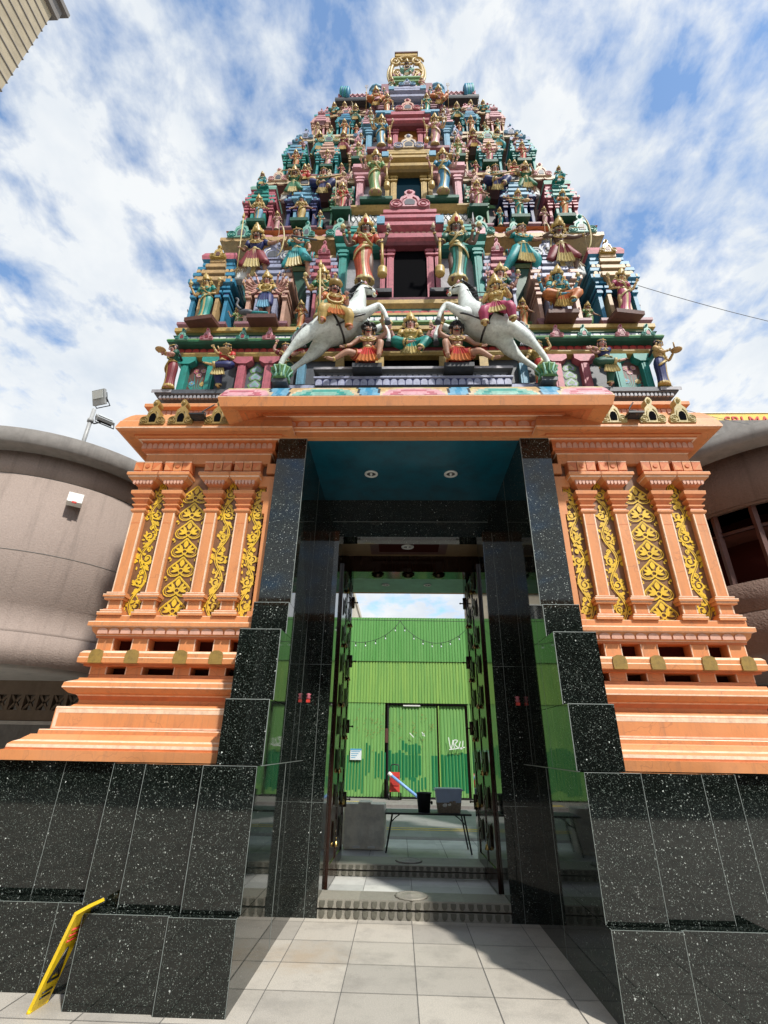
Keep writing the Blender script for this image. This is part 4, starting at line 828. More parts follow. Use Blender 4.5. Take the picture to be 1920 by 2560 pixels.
def interp(P, n):
    out = []
    for i in range(n + 1):
        t = i / n * (len(P) - 1); k = min(int(t), len(P) - 2); f = t - k
        p0, p1, p2, p3 = P[max(k - 1, 0)], P[k], P[k + 1], P[min(k + 2, len(P) - 1)]
        out.append(tuple(.5 * ((2 * b) + (-a + c) * f + (2 * a - 5 * b + 4 * c - d) * f * f + (-a + 3 * b - 3 * c + d) * f ** 3) for a, b, c, d in zip(p0, p1, p2, p3)))
    return out
def hand_mb(m, s, wr, ha, skin):
    d = (ha - wr).normalized(); side = d.cross(Vector((0, -1, 0)))
    if side.length < .2: side = Vector((1, 0, 0))
    side.normalize(); nrm = side.cross(d).normalized()
    for k, (o, L) in enumerate(((-.015, .036), (-.005, .044), (.006, .041), (.015, .032))):
        b = ha + side * o; mid = b + d * L * .6 + side * o * .3; m.tube([b, mid, mid + d * L * .45 - nrm * L * .35], [.0072, .0062, .0045], skin, 5)
    b = wr + (ha - wr) * .6; m.tube([b, b + side * (s * .026) + d * .018, b + side * (s * .03) + d * .038], [.008, .007, .005], skin, 5)
def item_mb(kind, m, h, s, el):
    x, y, z = h
    if kind == 'mace': m.tube([(x, y - .012, z + .03), (x + s * .01, y - .015, .17)], [.013, .02], 'gold', 8); m.lathe([(.02, .17), (.05, .15), (.058, .11), (.05, .07), (.058, .055), (.05, .03), (.02, .02)], (x + s * .01, y - .015, 0), 'gold', 14)
    elif kind == 'sword': m.loft([[(x - .012, y, z - .02), (x, y - .005, z - .02), (x + .012, y, z - .02), (x, y + .005, z - .02)], [(x - .014, y, z + .12), (x, y - .005, z + .12), (x + .014, y, z + .12), (x, y + .005, z + .12)], [(x - .002, y, z + .24), (x, y - .002, z + .24), (x + .002, y, z + .24), (x, y + .002, z + .24)]], 'grey'); m.box(x - .025, x + .025, y - .01, y + .01, z + .02, z + .03, 'gold')
    elif kind == 'lotus': m.lathe([(.006, .0), (.006, .03), (.03, .05), (.034, .075), (.02, .11), (.003, .12)], (x, y, z), 'palegold', 10, 5, .12)
    elif kind == 'conch': m.lathe([(.004, .02), (.026, .05), (.02, .08), (.012, .11), (.002, .13)], (x, y, z), 'cream', 10)
    elif kind == 'spear': m.tube([(x, y - .01, .02), (x, y - .01, 1.16)], .0085, 'palegold', 6); m.lathe([(.004, 1.14), (.026, 1.18), (.004, 1.27)], (x, y - .01, 0), 'gold', 4)
    elif kind == 'lance': m.tube([(x - s * .02, y - .02, .12), (x + s * .04, y - .02, 1.08)], .012, 'palegold', 6); m.lathe([(.012, 0), (.03, .05), (.004, .16)], (x + s * .04, y - .02, 1.07), 'gold', 6)
    elif kind == 'bow': m.tube([(x + s * (-.05 + .10 * math.cos(t)), y - .02, z + .34 * math.sin(t)) for t in [-1.35 + 2.7 * i / 12 for i in range(13)]], [.006] * 3 + [.012] * 7 + [.006] * 3, 'palegold', 6); m.tube([(x + s * -.028, y - .02, z - .33), (x + s * -.028, y - .02, z + .33)], .0025, 'cream', 4)
    elif kind == 'arrow': m.tube([(x, y - .02, z), (x + s * -.36, y - .06, z - .03)], .006, 'palegold', 5)
    elif kind == 'flute': m.tube([(-s * .02, -.12, .868), (x + s * .16, y - .02, z - .03)], .011, 'tan', 7)
    elif kind == 'veena': m.tube([(x + s * .06, y - .03, z + .05), (-s * .20, -.17, .52)], .016, 'tan', 7); m.ell((-s * .20, -.17, .52), (.085, .05, .06), 'tan', 10, 6); m.ell((x + s * .08, y - .03, z + .07), .04, 'cream', 8, 5)
    elif kind == 'tray': m.lathe([(.06, .0), (.085, .014), (.078, .016), (.05, .006)], (x, y - .05, z + .01), 'tan', 14); m.tube([(x - .07, y - .05, z + .015), (x - .11, y - .06, z + .11)], .012, 'tan', 5)
    elif kind == 'club': m.tube([(x, y, z - .03), (x + s * .01, y, z + .17)], [.014, .024], 'tan', 7)
    elif kind == 'gun': m.tube([(x, y - .02, z), (x + s * .36, y - .05, z - .20)], .013, 'slate', 6)
    elif kind == 'ring': m.tube([(x + .06 * math.cos(t), y - .02, z + .06 + .06 * math.sin(t)) for t in [i * PI / 6 for i in range(13)]], .01, 'palegold', 5)
    elif kind == 'trident': m.tube([(x, y - .01, .05), (x, y - .01, 1.0)], .008, 'gold', 5); [m.tube([(x, y - .01, .98), (x + e * .04, y - .01, 1.02), (x + e * .03, y - .01, 1.12)], .006, 'gold', 4) for e in (-1, 0, 1)]
FIG = []
def fig(name, label, cat, x, y, z, h, **k):
    k.update(name=name, label=label, cat=cat, x=x, y=y, z=z, h=h); FIG.append(k)
def build_fig(k, geo, J, hands):
    D = {j[0]: Vector(j[1]) for j in J}
    tilt = k.get('tilt', 4 if k['z'] < 6.4 else (8 if k['z'] < 9 else 11)); el_ = math.atan2(k['z'] + k['h'] * .5 - 1.55, k['y']); k['h'] *= .97 * math.cos(el_) / math.cos(el_ - R(tilt))
    crown = k.get('crown', 'tall'); top = {'tall': 1.07, 'mid': 1.04, 'bun': 1.01, 'curly': .99, 'turban': 1.03}[crown]
    zmin = min(D['toe1'].z, D['toe-1'].z) - .018; sc = k['h'] / (top - zmin)
    if k.get('zmin') is not None: zmin = k['zmin']; sc = k['h'] / (top - zmin)
    root = thing(k['name'], k['label'], k['cat'], (k['x'], k['y'], k['z']), k.get('rz', 0), k.get('group')); root.rotation_euler.x = R(tilt)
    X = Matrix.Diagonal((sc * k.get('wide', 1.10), sc * 1.06, sc, 1)) @ Matrix.Translation((0, 0, -zmin))
    skin = k.get('skin', 'skin'); col = k.get('col', 'green'); col2 = k.get('col2', 'gold'); blo = k.get('blouse', col)
    b = MB(); b.q(geo[0], geo[1], skin, True)
    hd = D['hd']; hx, hy, hz = hd
    HS = Matrix.Translation(hd) @ Matrix.Rotation(R(k.get('nod', 24)), 4, 'X') @ Matrix.Rotation(R(k.get('turn', 0)), 4, 'Z') @ Matrix.Scale(1.26, 4) @ Matrix.Translation(-hd); bb = b; b = MB()
    big = k['h'] > .55
    # face: nose, eyes, brows, lips, ears, forehead mark
    fy = hy - .049
    b.tube([(hx, fy - .004, hz + .018), (hx, fy - .014, hz - .004), (hx, fy + .004, hz - .010)], [.005, .010, .006], skin, 6)
    for e in (-1, 1):
        b.ell((hx + e * .020, fy + .004, hz + .010), (.0125, .007, .0062), 'white', 8, 4); b.ell((hx + e * .020, fy - .001, hz + .010), (.0055, .004, .0058), 'hair', 6, 4)
        b.tube([(hx + e * .008, fy - .001, hz + .022), (hx + e * .021, fy - .001, hz + .028), (hx + e * .034, fy + .007, hz + .021)], [.003, .0036, .002], 'hair', 4)
        b.ell((hx + e * .050, hy + .004, hz), (.010, .014, .022), skin, 6, 4); b.ell((hx + e * .053, hy - .004, hz - .032), (.010, .010, .014), 'gold', 6, 4)
    b.ell((hx, fy + .003, hz - .026), (.015, .007, .0058), 'lip', 8, 4)
    if k.get('tache'): [b.tube([(hx, fy - .004, hz - .016), (hx + e * .016, fy - .002, hz - .019), (hx + e * .032, fy + .010, hz - .008)], [.005, .006, .002], 'hair', 5) for e in (-1, 1)]
    else: b.ell((hx, fy - .0, hz + .036), (.004, .004, .006), 'red', 6, 3)
    b.xf(HS); bb.add(b); b = bb
    for s, wr, ha, it, el in hands:
        hand_mb(b, s, wr, ha, skin)
        d = (ha - wr).normalized()
        for q, r_ in ((wr - d * .01, .021), (el + (wr - el) * .45, .0)):
            if r_: b.tube([q - d * .010, q + d * .010], r_, 'gold', 8)
    for e in (1, -1):
        a = D['an%d' % e]; c = D['cf%d' % e]; d = (a - c).normalized()
        if k.get('dress', 'sari') != 'sari': b.tube([a - d * .012, a + d * .008], .028, 'gold', 8)
        t = D['toe%d' % e]; [b.ell((t.x + q * .010, t.y - .014 + abs(q) * .004, t.z - .004), (.0055, .010, .006), skin, 5, 3) for q in (-2, -1, 0, 1, 2)]
    if k.get('bare'):   # chest muscles and belly
        for e in (-1, 1): b.ell((D['chs'].x + e * .042, D['chs'].y - .038, .725), (.042, .022, .030), skin, 10, 6); b.ell((D['chs'].x + e * .02, D['chs'].y - .045, .655), (.022, .012, .03), skin, 8, 5)
    b.xf(X).build('body', root)
    # hair and crown
    m = MB(); m.ell((hx, hy + .020, hz + .016), (.058, .050, .062), 'hair', 12, 7)
    if crown == 'bun': m.ell((hx, hy + .05, hz + .055), (.035, .035, .035), 'hair', 8, 5); m.ell((hx, hy + .045, hz + .03), (.048, .02, .045), 'rose', 8, 5); m.tube([(hx, hy + .06, hz), (hx, hy + .075, hz - .16)], [.022, .012], 'hair', 6)
    if crown in ('tall', 'mid', 'turban'):
        for e in (-1, 1): m.tube([(hx + e * .045, hy + .03, hz + .01), (hx + e * .070, hy + .02, hz - .05), (hx + e * .09, hy + .0, hz - .09)], [.02, .026, .012], 'hair', 6)
    if crown == 'curly':
        for i in range(46):
            t = rnd.uniform(0, 2 * PI); p = rnd.uniform(-.2, 1.0); r = math.sqrt(max(0, 1 - p * p))
            q = (hx + .060 * r * math.cos(t), hy + .016 + .052 * r * math.sin(t), hz + .016 + .066 * p)
            if q[1] > hy - .030 or q[2] > hz + .048: m.ell(q, .0165, 'hair', 6, 4)
    m.xf(X @ HS).build('hair', root)
    g = k.get('ccol', 'gold'); c = MB(); Cc = (hx, hy + .014, hz + .008)
    if crown == 'tall': c.lathe([(.050, .026), (.058, .034), (.056, .048), (.050, .052), (.051, .072), (.044, .075), (.043, .092), (.036, .097), (.032, .113), (.022, .118), (.018, .130), (.009, .134), (.011, .142), (.005, .150), (.0, .156)], Cc, g, 14, 7, .03)
    elif crown == 'mid': c.lathe([(.054, .024), (.066, .032), (.064, .05), (.05, .06), (.052, .085), (.035, .10), (.036, .118), (.014, .13), (.018, .145), (.0, .16)], Cc, g, 14, 6, .05)
    elif crown == 'turban': c.lathe([(.054, .022), (.068, .04), (.072, .065), (.055, .095), (.02, .115), (.0, .12)], Cc, g, 14, 7, .05)
    elif crown == 'bun': c.tube([(hx + .052 * math.sin(t), hy + .012 - .050 * math.cos(t), hz + .045) for t in [-1.6 + 3.2 * i / 10 for i in range(11)]], .007, 'gold', 5); c.ell((hx, hy - .035, hz + .055), (.01, .008, .014), 'gold', 6, 4)
    if crown in ('tall', 'mid'):
        c.ell((hx, hy - .052, hz + .062), (.020, .012, .026), 'red' if k.get('gem') else g, 8, 5)
        for e in (-1, 1):
            c.ell((hx + e * .066, hy + .012, hz - .010), (.024, .014, .038), g, 8, 5); c.ell((hx + e * .080, hy + .015, hz - .055), (.034, .016, .030), g, 10, 5); c.tube([(hx + e * .08 + .03 * math.cos(t), hy - .002, hz - .055 + .026 * math.sin(t)) for t in [q * PI / 5 for q in range(11)]], .006, 'palegold', 4)
            c.ell((hx + e * .058, hy + .02, hz + .055), (.02, .012, .03), g, 8, 4)
    if crown != 'curly': c.xf(X @ HS).build('crown' if crown != 'bun' else 'head_band', root)
    # upper garment and jewellery
    lx = D['chs'].x; wx = D['wst'].x
    if not k.get('bare'):
        t = MB(); rings = []
        for z, rx, ry, f in ((.605, .066, .055, 0), (.65, .078, .062, .3), (.69, .094, .071, .55), (.725, .104, .076, .7), (.76, .098, .068, .8), (.785, .06, .048, .9)):
            cx = wx + (D['nkb'].x - wx) * f; rings.append([(cx + rx * math.cos(2 * PI * j / 18), -.006 + ry * math.sin(2 * PI * j / 18), z) for j in range(18)])
        t.loft(rings, blo)
        if not k.get('man'): [t.ell((lx + e * .043, -.058, .712), (.042, .038, .040), blo, 10, 6) for e in (-1, 1)]
        for i, (s, wr, ha, it, el) in enumerate(hands[:2]):
            sh = Vector(D['sh%d' % i]); q = sh + (el - sh) * .55; t.tube([sh + Vector((0, 0, .006)), q], [.046, .037], blo, 9); t.tube([q, q + (el - sh) * .06], .039, col2, 9)
        t.xf(X).build('blouse', root)
    n = MB()
    for r_, dz in ((.052, .0), (.070, -.035), (.085, -.075)):
        n.tube([(D['nkb'].x + r_ * math.sin(a), -.050 - .018 * math.cos(a) * (1 + (r_ - .05) * 8) - (.015 if not k.get('bare') else 0), .800 - r_ * .62 * (1 + math.cos(a)) + dz * .2) for a in [-2.1 + 4.2 * i / 10 for i in range(11)]], .0075, 'gold', 5)
    n.ell((lx, -.092, .70), (.018, .012, .022), 'palegold', 8, 4)
    n.tube([(wx + .066 * math.cos(t), -.004 + .058 * math.sin(t), .600) for t in [i * PI / 8 for i in range(17)]], .013, 'gold', 6); n.ell((wx, -.070, .60), (.032, .014, .024), 'palegold', 10, 5)
    if k.get('garland'): n.tube([(lx + .10 * math.sin(a), -.085 - .02 * math.cos(a), .66 - .10 * math.cos(a)) for a in [-2.4 + 4.8 * i / 12 for i in range(13)]], .016, k['garland'], 6)
    n.xf(X).build('jewellery', root)
    # lower garment
    d = MB(); kind = k.get('dress', 'sari')
    if kind == 'sari':
        sw = k.get('sway', .03); N = 48; rings = []; flare = k.get('flare', 1)
        Z = [(.612, .066, .056), (.585, .080, .066), (.55, .098, .078), (.50, .110, .085), (.42, .108, .084), (.33, .098, .078), (.24, .090, .074), (.15, .092, .076), (.08, .104, .084), (.035, .118, .092), (.02, .112, .088)]
        for i, (z, rx, ry) in enumerate(Z):
            t = i / (len(Z) - 1); cx = wx * (1 - min(1, t * 4)) + sw * math.sin(PI * min(1, t * 1.3)); amp = .004 + .055 * t
            f = 1 + (flare - 1) * t
            rings.append([(cx + rx * f * math.cos(a) * (1 + amp * math.sin(13 * a + 3.0 * t + (2.2 * t if math.cos(a) > 0 else -2.2 * t))), -.004 + ry * math.sin(a) * (1 + amp * math.sin(13 * a + 3 * t)) * (1.0 if math.sin(a) > 0 else 1.05), z) for a in [2 * PI * j / N for j in range(N)]])
        stripe = k.get('stripe')
        d.loft(rings, col, mf=lambda i, j: (col2 if i >= 8 else (col2 if (35 <= j <= 37 and k.get('panel', 1)) else (stripe if stripe and (j // 2) % 3 == 0 and i > 2 else col))))
        # draped end of the cloth across the hips and over the shoulder
        e = k.get('drape', 1)
        d.tube(interp([(e * .10 + sw, .03, .555), (e * .07 + sw * .8, -.075, .54), (0 + sw, -.096, .50), (-e * .07 + sw, -.085, .43), (-e * .108 + sw, -.02, .37)], 10), [.010] + [.024] * 9 + [.010], col2, 8, 0, 5, .45)
        d.tube(interp([(e * .085 + wx, -.03, .595), (e * .04 + wx, -.075, .62), (lx - e * .02, -.096, .70), (lx - e * .075, -.06, .775), (lx - e * .10, .01, .80)], 9), .016, k.get('sash', col2), 7, 0, 5, .5)
    else:
        for s in (1, -1):
            hp, kn, an, cf = D['hip%d' % s], D['kn%d' % s], D['an%d' % s], D['cf%d' % s]
            end = an * .8 + cf * .2 if kind == 'pants' else kn + (cf - kn) * .3
            if kind == 'loin': end = hp + (kn - hp) * .55
            pts = interp([tuple(hp + Vector((0, 0, .03))), tuple(hp + (kn - hp) * .5), tuple(kn), tuple(kn + (end - kn) * .55), tuple(end)], 9) if kind != 'loin' else interp([tuple(hp + Vector((0, 0, .03))), tuple(hp + (end - hp) * .5), tuple(end)], 5)
            r_ = [.085, .082, .078, .074, .066, .064, .060, .052, .047, .048] if kind != 'loin' else [.075, .074, .072, .070, .066, .060]
            d.tube(pts, r_, col, 20, .05, 7); d.tube([pts[-2], pts[-1]], r_[-1] * 1.08, col2, 14)
        d.lathe([(.070, .60), (.088, .56), (.098, .51), (.090, .46)], (0, 0, 0), col, 20, 9, .03)
        fan = []; N = 11   # pleated cloth falling between the legs
        zb_ = k.get('fanz', max(zmin + .05, .18) if kind != 'loin' else zmin + .02); rings = []
        for t in (0, .3, .6, 1.0):
            w = .035 + .085 * t; z = .57 - (.57 - zb_) * t; y0_ = -.085 - .05 * math.sin(t * 1.6)
            rings.append([(w * (2 * i / N - 1), y0_ - .012 * (i % 2) * (1 + t), z - .02 * t * (1 - abs(2 * i / N - 1))) for i in range(N + 1)] + [(w * (2 * i / N - 1), y0_ + .014, z) for i in range(N, -1, -1)])
        d.loft(rings, col, True, False, mf=lambda i, j: col2 if i == 2 or j % 6 == 0 else col)
        d.tube(interp([(.09, .0, .57), (.06, -.07, .565), (0, -.085, .555), (-.07, -.07, .535), (-.11, -.03, .47), (-.12, -.0, .38)], 10), [.018] * 8 + [.024, .028, .02], k.get('sash', col2), 8, 0, 5, .6)
    if k.get('robe'):   # long flared white cloth behind one leg
        e = k.get('mirror', 1) * k['robe']
        d.loft([[(e * (.02 + rx * math.cos(a)) + e * ox, .02 + .06 * math.sin(a), z) for a in [2 * PI * j / 24 for j in range(24)]] for z, rx, ox in ((.56, .07, .0), (.45, .10, -.06), (.33, .125, -.13), (.2, .135, -.18), (.08, .13, -.2), (.04, .10, -.2))], 'white')
        for q in range(7): d.tube(interp([(e * -.02, -.05, .54), (e * (-.08 - .02 * q), -.055, .38 - .02 * q), (e * (-.10 - .03 * q), -.052, .16)], 5), .007, 'cream', 5)
        d.tube(interp([(0, -.085, .56), (.01, -.10, .42), (e * .03, -.09, .25), (e * .0, -.07, .06)], 8), .032, 'palegold', 8, 0, 5, .4)
    d.xf(X).build({'sari': 'sari', 'pants': 'pleated_trousers', 'short': 'dhoti', 'loin': 'loin_cloth'}[kind], root)
    for s, wr, ha, it, el in hands:
        if it:
            q = MB(); item_mb(it, q, tuple(ha), s, el); q.xf(X).build({'gun': 'sword', 'lance': 'lance', 'conch': 'conch_shell', 'ring': 'hoop', 'tray': 'tray'}.get(it, it), root)
    sl = k.get('slab')
    if sl:
        q = MB(); q.box(-k['h'] * .26, k['h'] * .26, -.12, .16, -.06, -.003, sl); q.build('base_slab', root)
    ex = k.get('extra')
    if ex: ex(root, X, sc)
    return root
def lion(root, X, sc):
    q = MB(); q.ell((.17, -.06, .30), (.07, .12, .09), 'mauve', 10, 6); q.ell((.19, -.19, .38), (.06, .06, .07), 'mauve', 10, 6); q.ell((.19, -.24, .36), (.03, .03, .025), 'brown', 8, 4)
    for a, b in ((.13, -.12), (.22, -.12), (.13, .02), (.22, .02)): q.tube([(a, b, .27), (a, b - .02, .03), (a, b - .06, .02)], [.026, .02, .018], 'mauve', 6)
    q.tube([(.2, .05, .33), (.26, .08, .42), (.24, .06, .52)], .012, 'mauve', 5); q.xf(X).build('lion', root)
def wheelx(root, X, sc):
    q = MB(); q.tube([(-.17 + .0 * t, -.10 + .15 * math.cos(t), .22 + .17 * math.sin(t)) for t in [i * PI / 8 for i in range(17)]], .035, 'mauve', 7); q.ell((-.17, -.22, .05), (.05, .06, .05), 'brown', 8, 5); q.xf(X).build('lion', root)
def peacock(root, X, sc):
    q = MB(); q.ell((-.28, -.10, .08), (.14, .06, .06), 'slate', 10, 6); q.tube(interp([(-.36, -.12, .12), (-.44, -.14, .20), (-.42, -.14, .32), (-.47, -.15, .36)], 8), [.035, .03, .026, .022, .02, .02, .022, .024, .008], 'slate', 7); q.tube([(-.2, -.08, .07), (.1, -.14, .03)], [.05, .02], 'teal', 7); q.xf(X).build('peacock', root)
def fanarms(root, X, sc):
    for e in (-1, 1):
        q = MB()
        for i in range(5):
            a = R(-25 + 24 * i); el = (e * (.11 + .16 * math.cos(a)), .03, .74 + .14 * math.sin(a)); ha = (e * (.11 + .26 * math.cos(a)), -.05, .76 + .22 * math.sin(a))
            q.tube([(e * .10, .02, .76), el, ha], [.028, .022, .015], 'pskin', 6); q.ell(ha, .024, 'pskin', 6, 4); q.tube([ha, (ha[0] + e * .03, ha[1] - .02, ha[2] + .07)], .01, 'tan', 5)
        q.xf(X).build('fanned_arms', root)
def halo(root, X, sc):
    q = MB(); q.lathe([(.09, 0), (.15, 0), (.155, .012), (.09, .012)], (0, 0, 0), 'orange', 26, 13, .08); q.xf(Matrix.Translation((0, .05, .885)) @ Matrix.Rotation(PI / 2, 4, 'X')); q.xf(X).build('halo', root)
def peafan(root, X, sc):
    peacock(root, X, sc)
G1 = 'divine figures standing on the tower'
def guard(label, x, y, z, h, col, col2, e, **kw):
    # e = side of the club (towards the doorway)
    arms = kw.pop('arms', [(-e, 'up2', 'sword'), (e, 'mace', 'mace'), (-e, 'up', 'lotus'), (e, 'up', 'conch')])
    fig('guardian_statue', label, 'statue', x, y, z, h, arms=arms, col=col, col2=col2, group='four-armed guardians beside the tower doorways', sway=-.03 * e, drape=e, crown='tall', **kw)
# first storey dancers
G0 = 'dancers and worshippers along the lowest storey'
fig('dancer_statue', 'woman in maroon sari holding a tray at the outer left corner of the lowest storey', 'statue', -3.06, 4.80, 5.55, .80, arms=[(1, ((.10, -.10, .63), (.03, -.18, .66))), (-1, ((-.19, -.08, .63), (-.07, -.20, .66)), 'tray')], col='maroon', col2='gold', blouse='dgreen', skin='pskin', crown='bun', rz=R(-42), sway=.02, group=G0)
fig('dancer_statue', 'dancer in navy and gold kicking one leg up between green and pink pilasters', 'statue', -2.42, 4.78, 5.55, .78, arms=[(1, 'fwd', 'tray'), (-1, ((.10, -.12, .68), (.16, -.16, .80)))], col='navy', col2='palegold', blouse='red', skin='gskin', crown='bun', legs='lift', dress='pants', lean=.05, group=G0, fanz=.22)
fig('dancer_statue', 'red-skinned dancer raising a hand behind the hind legs of the left horse', 'statue', -1.62, 4.80, 5.55, .80, arms=[(-1, 'high'), (1, ((.14, -.1, .66), (.30, -.16, .67)))], col='dgreen', col2='palegold', blouse='maroon', skin='pskin', crown='bun', group=G0)
fig('dancer_statue', 'golden-skinned dancer raising a hand behind the hind legs of the right horse', 'statue', 1.60, 4.80, 5.55, .80, arms=[(1, 'high'), (-1, 'low')], col='red', col2='palegold', blouse='gold', skin='gskin', crown='bun', group=G0)
fig('dancer_statue', 'dancer in dark green kicking one leg up beside the right flower panel', 'statue', 2.42, 4.78, 5.55, .80, arms=[(-1, ((-.16, -.06, .66), (-.30, -.18, .66))), (1, ((.14, -.12, .70), (.25, -.17, .69)))], col='dgreen', col2='palegold', blouse='navy', skin='pskin', crown='bun', legs='lift', mirror=-1, dress='pants', lean=.03, group=G0, fanz=.22)
fig('dancer_statue', 'woman in navy sari holding a tray at the outer right corner of the lowest storey', 'statue', 3.07, 4.80, 5.55, .80, arms=[(-1, ((.10, -.10, .63), (.03, -.18, .66))), (1, ((.19, -.08, .63), (.07, -.20, .66)), 'tray')], col='navy', col2='gold', blouse='gskin', skin='gskin', crown='bun', rz=R(42), sway=-.02, group=G0)
fig('goddess_statue', 'seated goddess in green and gold between the two horses', 'statue', -.02, 4.60, 5.80, .80, arms=[(-1, 'knee'), (1, 'knee', None), (-1, 'up', 'lotus'), (1, 'up', 'conch')], legs='sit', dress='pants', col='turq', col2='palegold', blouse='gold', skin='pskin', zmin=.22, extra=None)
for s, lab in ((-1, 'crouching bare-chested strongman with a raised club under the left horse'), (1, 'crouching bare-chested strongman with a raised club under the right horse')):
    fig('strongman_statue', lab, 'statue', s * .53, 4.44, 5.55, .72, arms=[(1, 'high', 'club'), (-1, ((.20, -.02, .66), (.27, -.12, .56)))], legs='squat', mirror=-s, dress='loin', col='red', col2='orange', skin='skin', bare=1, man=1, tache=1, crown='curly', group='strongmen crouching on the porch platform', zmin=.32, slab='dark')
# second storey
G2 = 'small deities in front of the shrines'
fig('goddess_statue', 'goddess in green sari before the blue shrine at the left corner', 'statue', -2.80, 4.74, 6.67, .90, arms=[(-1, 'hip'), (1, 'hip'), (-1, 'up', 'lotus'), (1, 'up', 'lotus')], col='turq', col2='palegold', skin='gskin', sash='yellow', group=G2, slab='brown', rz=R(-8))
fig('deity_statue', 'pink many-armed god with a peacock at his feet before the pink shrine', 'statue', -1.97, 4.72, 6.67, .88, arms=[(-1, 'low'), (1, 'low')], col='navy', col2='sky', skin='pskin', blouse='gold', garland='gold', legs='bend', dress='short', man=1, crown='mid', group=G2, slab='brown', extra=lambda r, X, s: (peacock(r, X, s), fanarms(r, X, s)))
fig('goddess_statue', 'goddess in green standing behind the spear rider', 'statue', -1.21, 4.76, 6.70, 1.02, arms=[(-1, 'up', 'lotus'), (1, 'up2'), (-1, 'hip'), (1, 'hip')], col='green', col2='palegold', skin='gskin', group=G2)
fig('goddess_statue', 'goddess in dark green blouse standing behind the woman rider', 'statue', 1.21, 4.76, 6.70, 1.02, arms=[(1, 'up', 'lotus'), (-1, 'up2', 'sword'), (-1, 'hip'), (1, 'hip')], col='dgreen', col2='lav', skin='pskin', group=G2)
fig('deity_statue', 'blue-skinned god seated in orange trousers before the right pink shrine', 'statue', 1.96, 4.72, 6.70, .90, arms=[(-1, 'fwd'), (1, 'fwd'), (-1, 'up', 'conch'), (1, 'up', 'lotus')], col='orange', col2='yellow', skin='bskin', blouse='teal', legs='sit', dress='pants', man=1, crown='tall', ccol='gold', garland='yellow', group=G2, slab='brown', zmin=.2, extra=halo)
fig('goddess_statue', 'goddess in crimson sari before the blue shrine at the right corner', 'statue', 2.80, 4.74, 6.70, .87, arms=[(-1, 'up', 'lotus'), (1, 'hip'), (-1, 'hip'), (1, 'up')], col='magenta', col2='palegold', skin='gskin', group=G2, slab='brown', rz=R(8))
guard('large dark-faced guardian in orange sari left of the lowest tower doorway', -.645, 4.74, 7.34, 1.42, 'vermil', 'palegold', 1, skin='dskin', gem=1)
guard('large dark-faced guardian in dark green sari right of the lowest tower doorway', .645, 4.74, 7.34, 1.42, 'dgreen', 'palegold', -1, skin='dskin', gem=1, stripe='turq')
G3 = 'archers and warriors under the second eave'
fig('warrior_statue', 'moustached warrior in blue tunic with bow and white robe under the left eave', 'statue', -2.30, 4.92, 7.62, 1.22, arms=[(-1, 'mace', 'spear'), (1, 'out', 'bow')], col='maroon', col2='palegold', blouse='navy', skin='skin', man=1, tache=1, crown='mid', legs='lunge', dress='short', robe=1, group=G3)
fig('warrior_statue', 'woman warrior in teal aiming a long blade to the right', 'statue', -1.66, 4.92, 7.62, 1.22, arms=[(-1, ((.2, -.04, .68), (.10, -.14, .69))), (1, 'down', None), (1, ((.02, -.1, .66), (-.02, -.16, .68)), 'gun')], col='teal', col2='palegold', skin='skin', crown='bun', legs='lunge', dress='short', rz=R(-10), group=G3)
fig('warrior_statue', 'woman archer in teal drawing a bow to the right', 'statue', 1.62, 4.92, 7.66, 1.20, arms=[(-1, 'draw'), (1, 'out', 'bow'), ], col='teal', col2='palegold', skin='skin', crown='bun', legs='lunge', dress='pants', rz=R(10), group=G3)
fig('warrior_statue', 'dark bare-chested archer in white robe under the right eave', 'statue', 2.19, 4.92, 7.64, 1.24, arms=[(-1, 'draw', 'arrow'), (1, 'out', 'bow')], col='maroon', col2='palegold', skin='dskin', man=1, bare=1, crown='mid', legs='lunge', mirror=1, dress='short', robe=-1, group=G3)
# third storey
G4 = 'small deities on the third storey'
for a in ((-2.46, 'goddess in blue and yellow sari before the left corner shrine of the third storey', 'sky', 'palegold', 'gskin', [(-1, 'up'), (1, 'low'), (1, 'hip'), (-1, 'hip')], 'tall', {}),
          (-1.76, 'blue-crowned deity in plain yellow sari on the third storey', 'yellow', 'gold', 'skin', [(-1, 'hip'), (1, 'hip'), (-1, 'low'), (1, 'low')], 'tall', {'ccol': 'blue'}),
          (1.74, 'goddess in green sari playing a yellow veena on the third storey', 'turq', 'palegold', 'pskin', [(-1, 'side', 'veena'), (1, 'side'), (1, 'up'), (-1, 'up')], 'mid', {}),
          (2.45, 'blue-skinned god in orange sari before the right corner shrine of the third storey', 'orange', 'gold', 'bskin', [(-1, 'up'), (1, 'up'), (1, 'hip'), (-1, 'hip')], 'tall', {})):
    fig('deity_statue', a[1], 'statue', a[0], 5.04, 9.14, .73, arms=a[5], col=a[2], col2=a[3], skin=a[4], crown=a[6], group=G4, slab='dgreen', blouse=a[2] if a[2] != 'sky' else 'yellow', **a[7])
fig('goddess_statue', 'goddess in red sari with a lion, left of the lattice course', 'statue', -1.11, 5.08, 9.46, .78, arms=[(-1, 'down', 'spear'), (1, 'hip')], col='red', col2='palegold', skin='skin', extra=lion, group=G4, slab='dgreen', stripe='rose')
fig('goddess_statue', 'goddess in rose sari with a curled lion, right of the lattice course', 'statue', 1.11, 5.08, 9.48, .76, arms=[(1, 'low'), (-1, 'hip')], col='pink', col2='palegold', skin='skin', extra=wheelx, group=G4, slab='dgreen', stripe='rose')
guard('guardian in light green sari left of the teal doorway', -.565, 5.06, 9.88, 1.23, 'leaf', 'palegold', 1, skin='pskin')
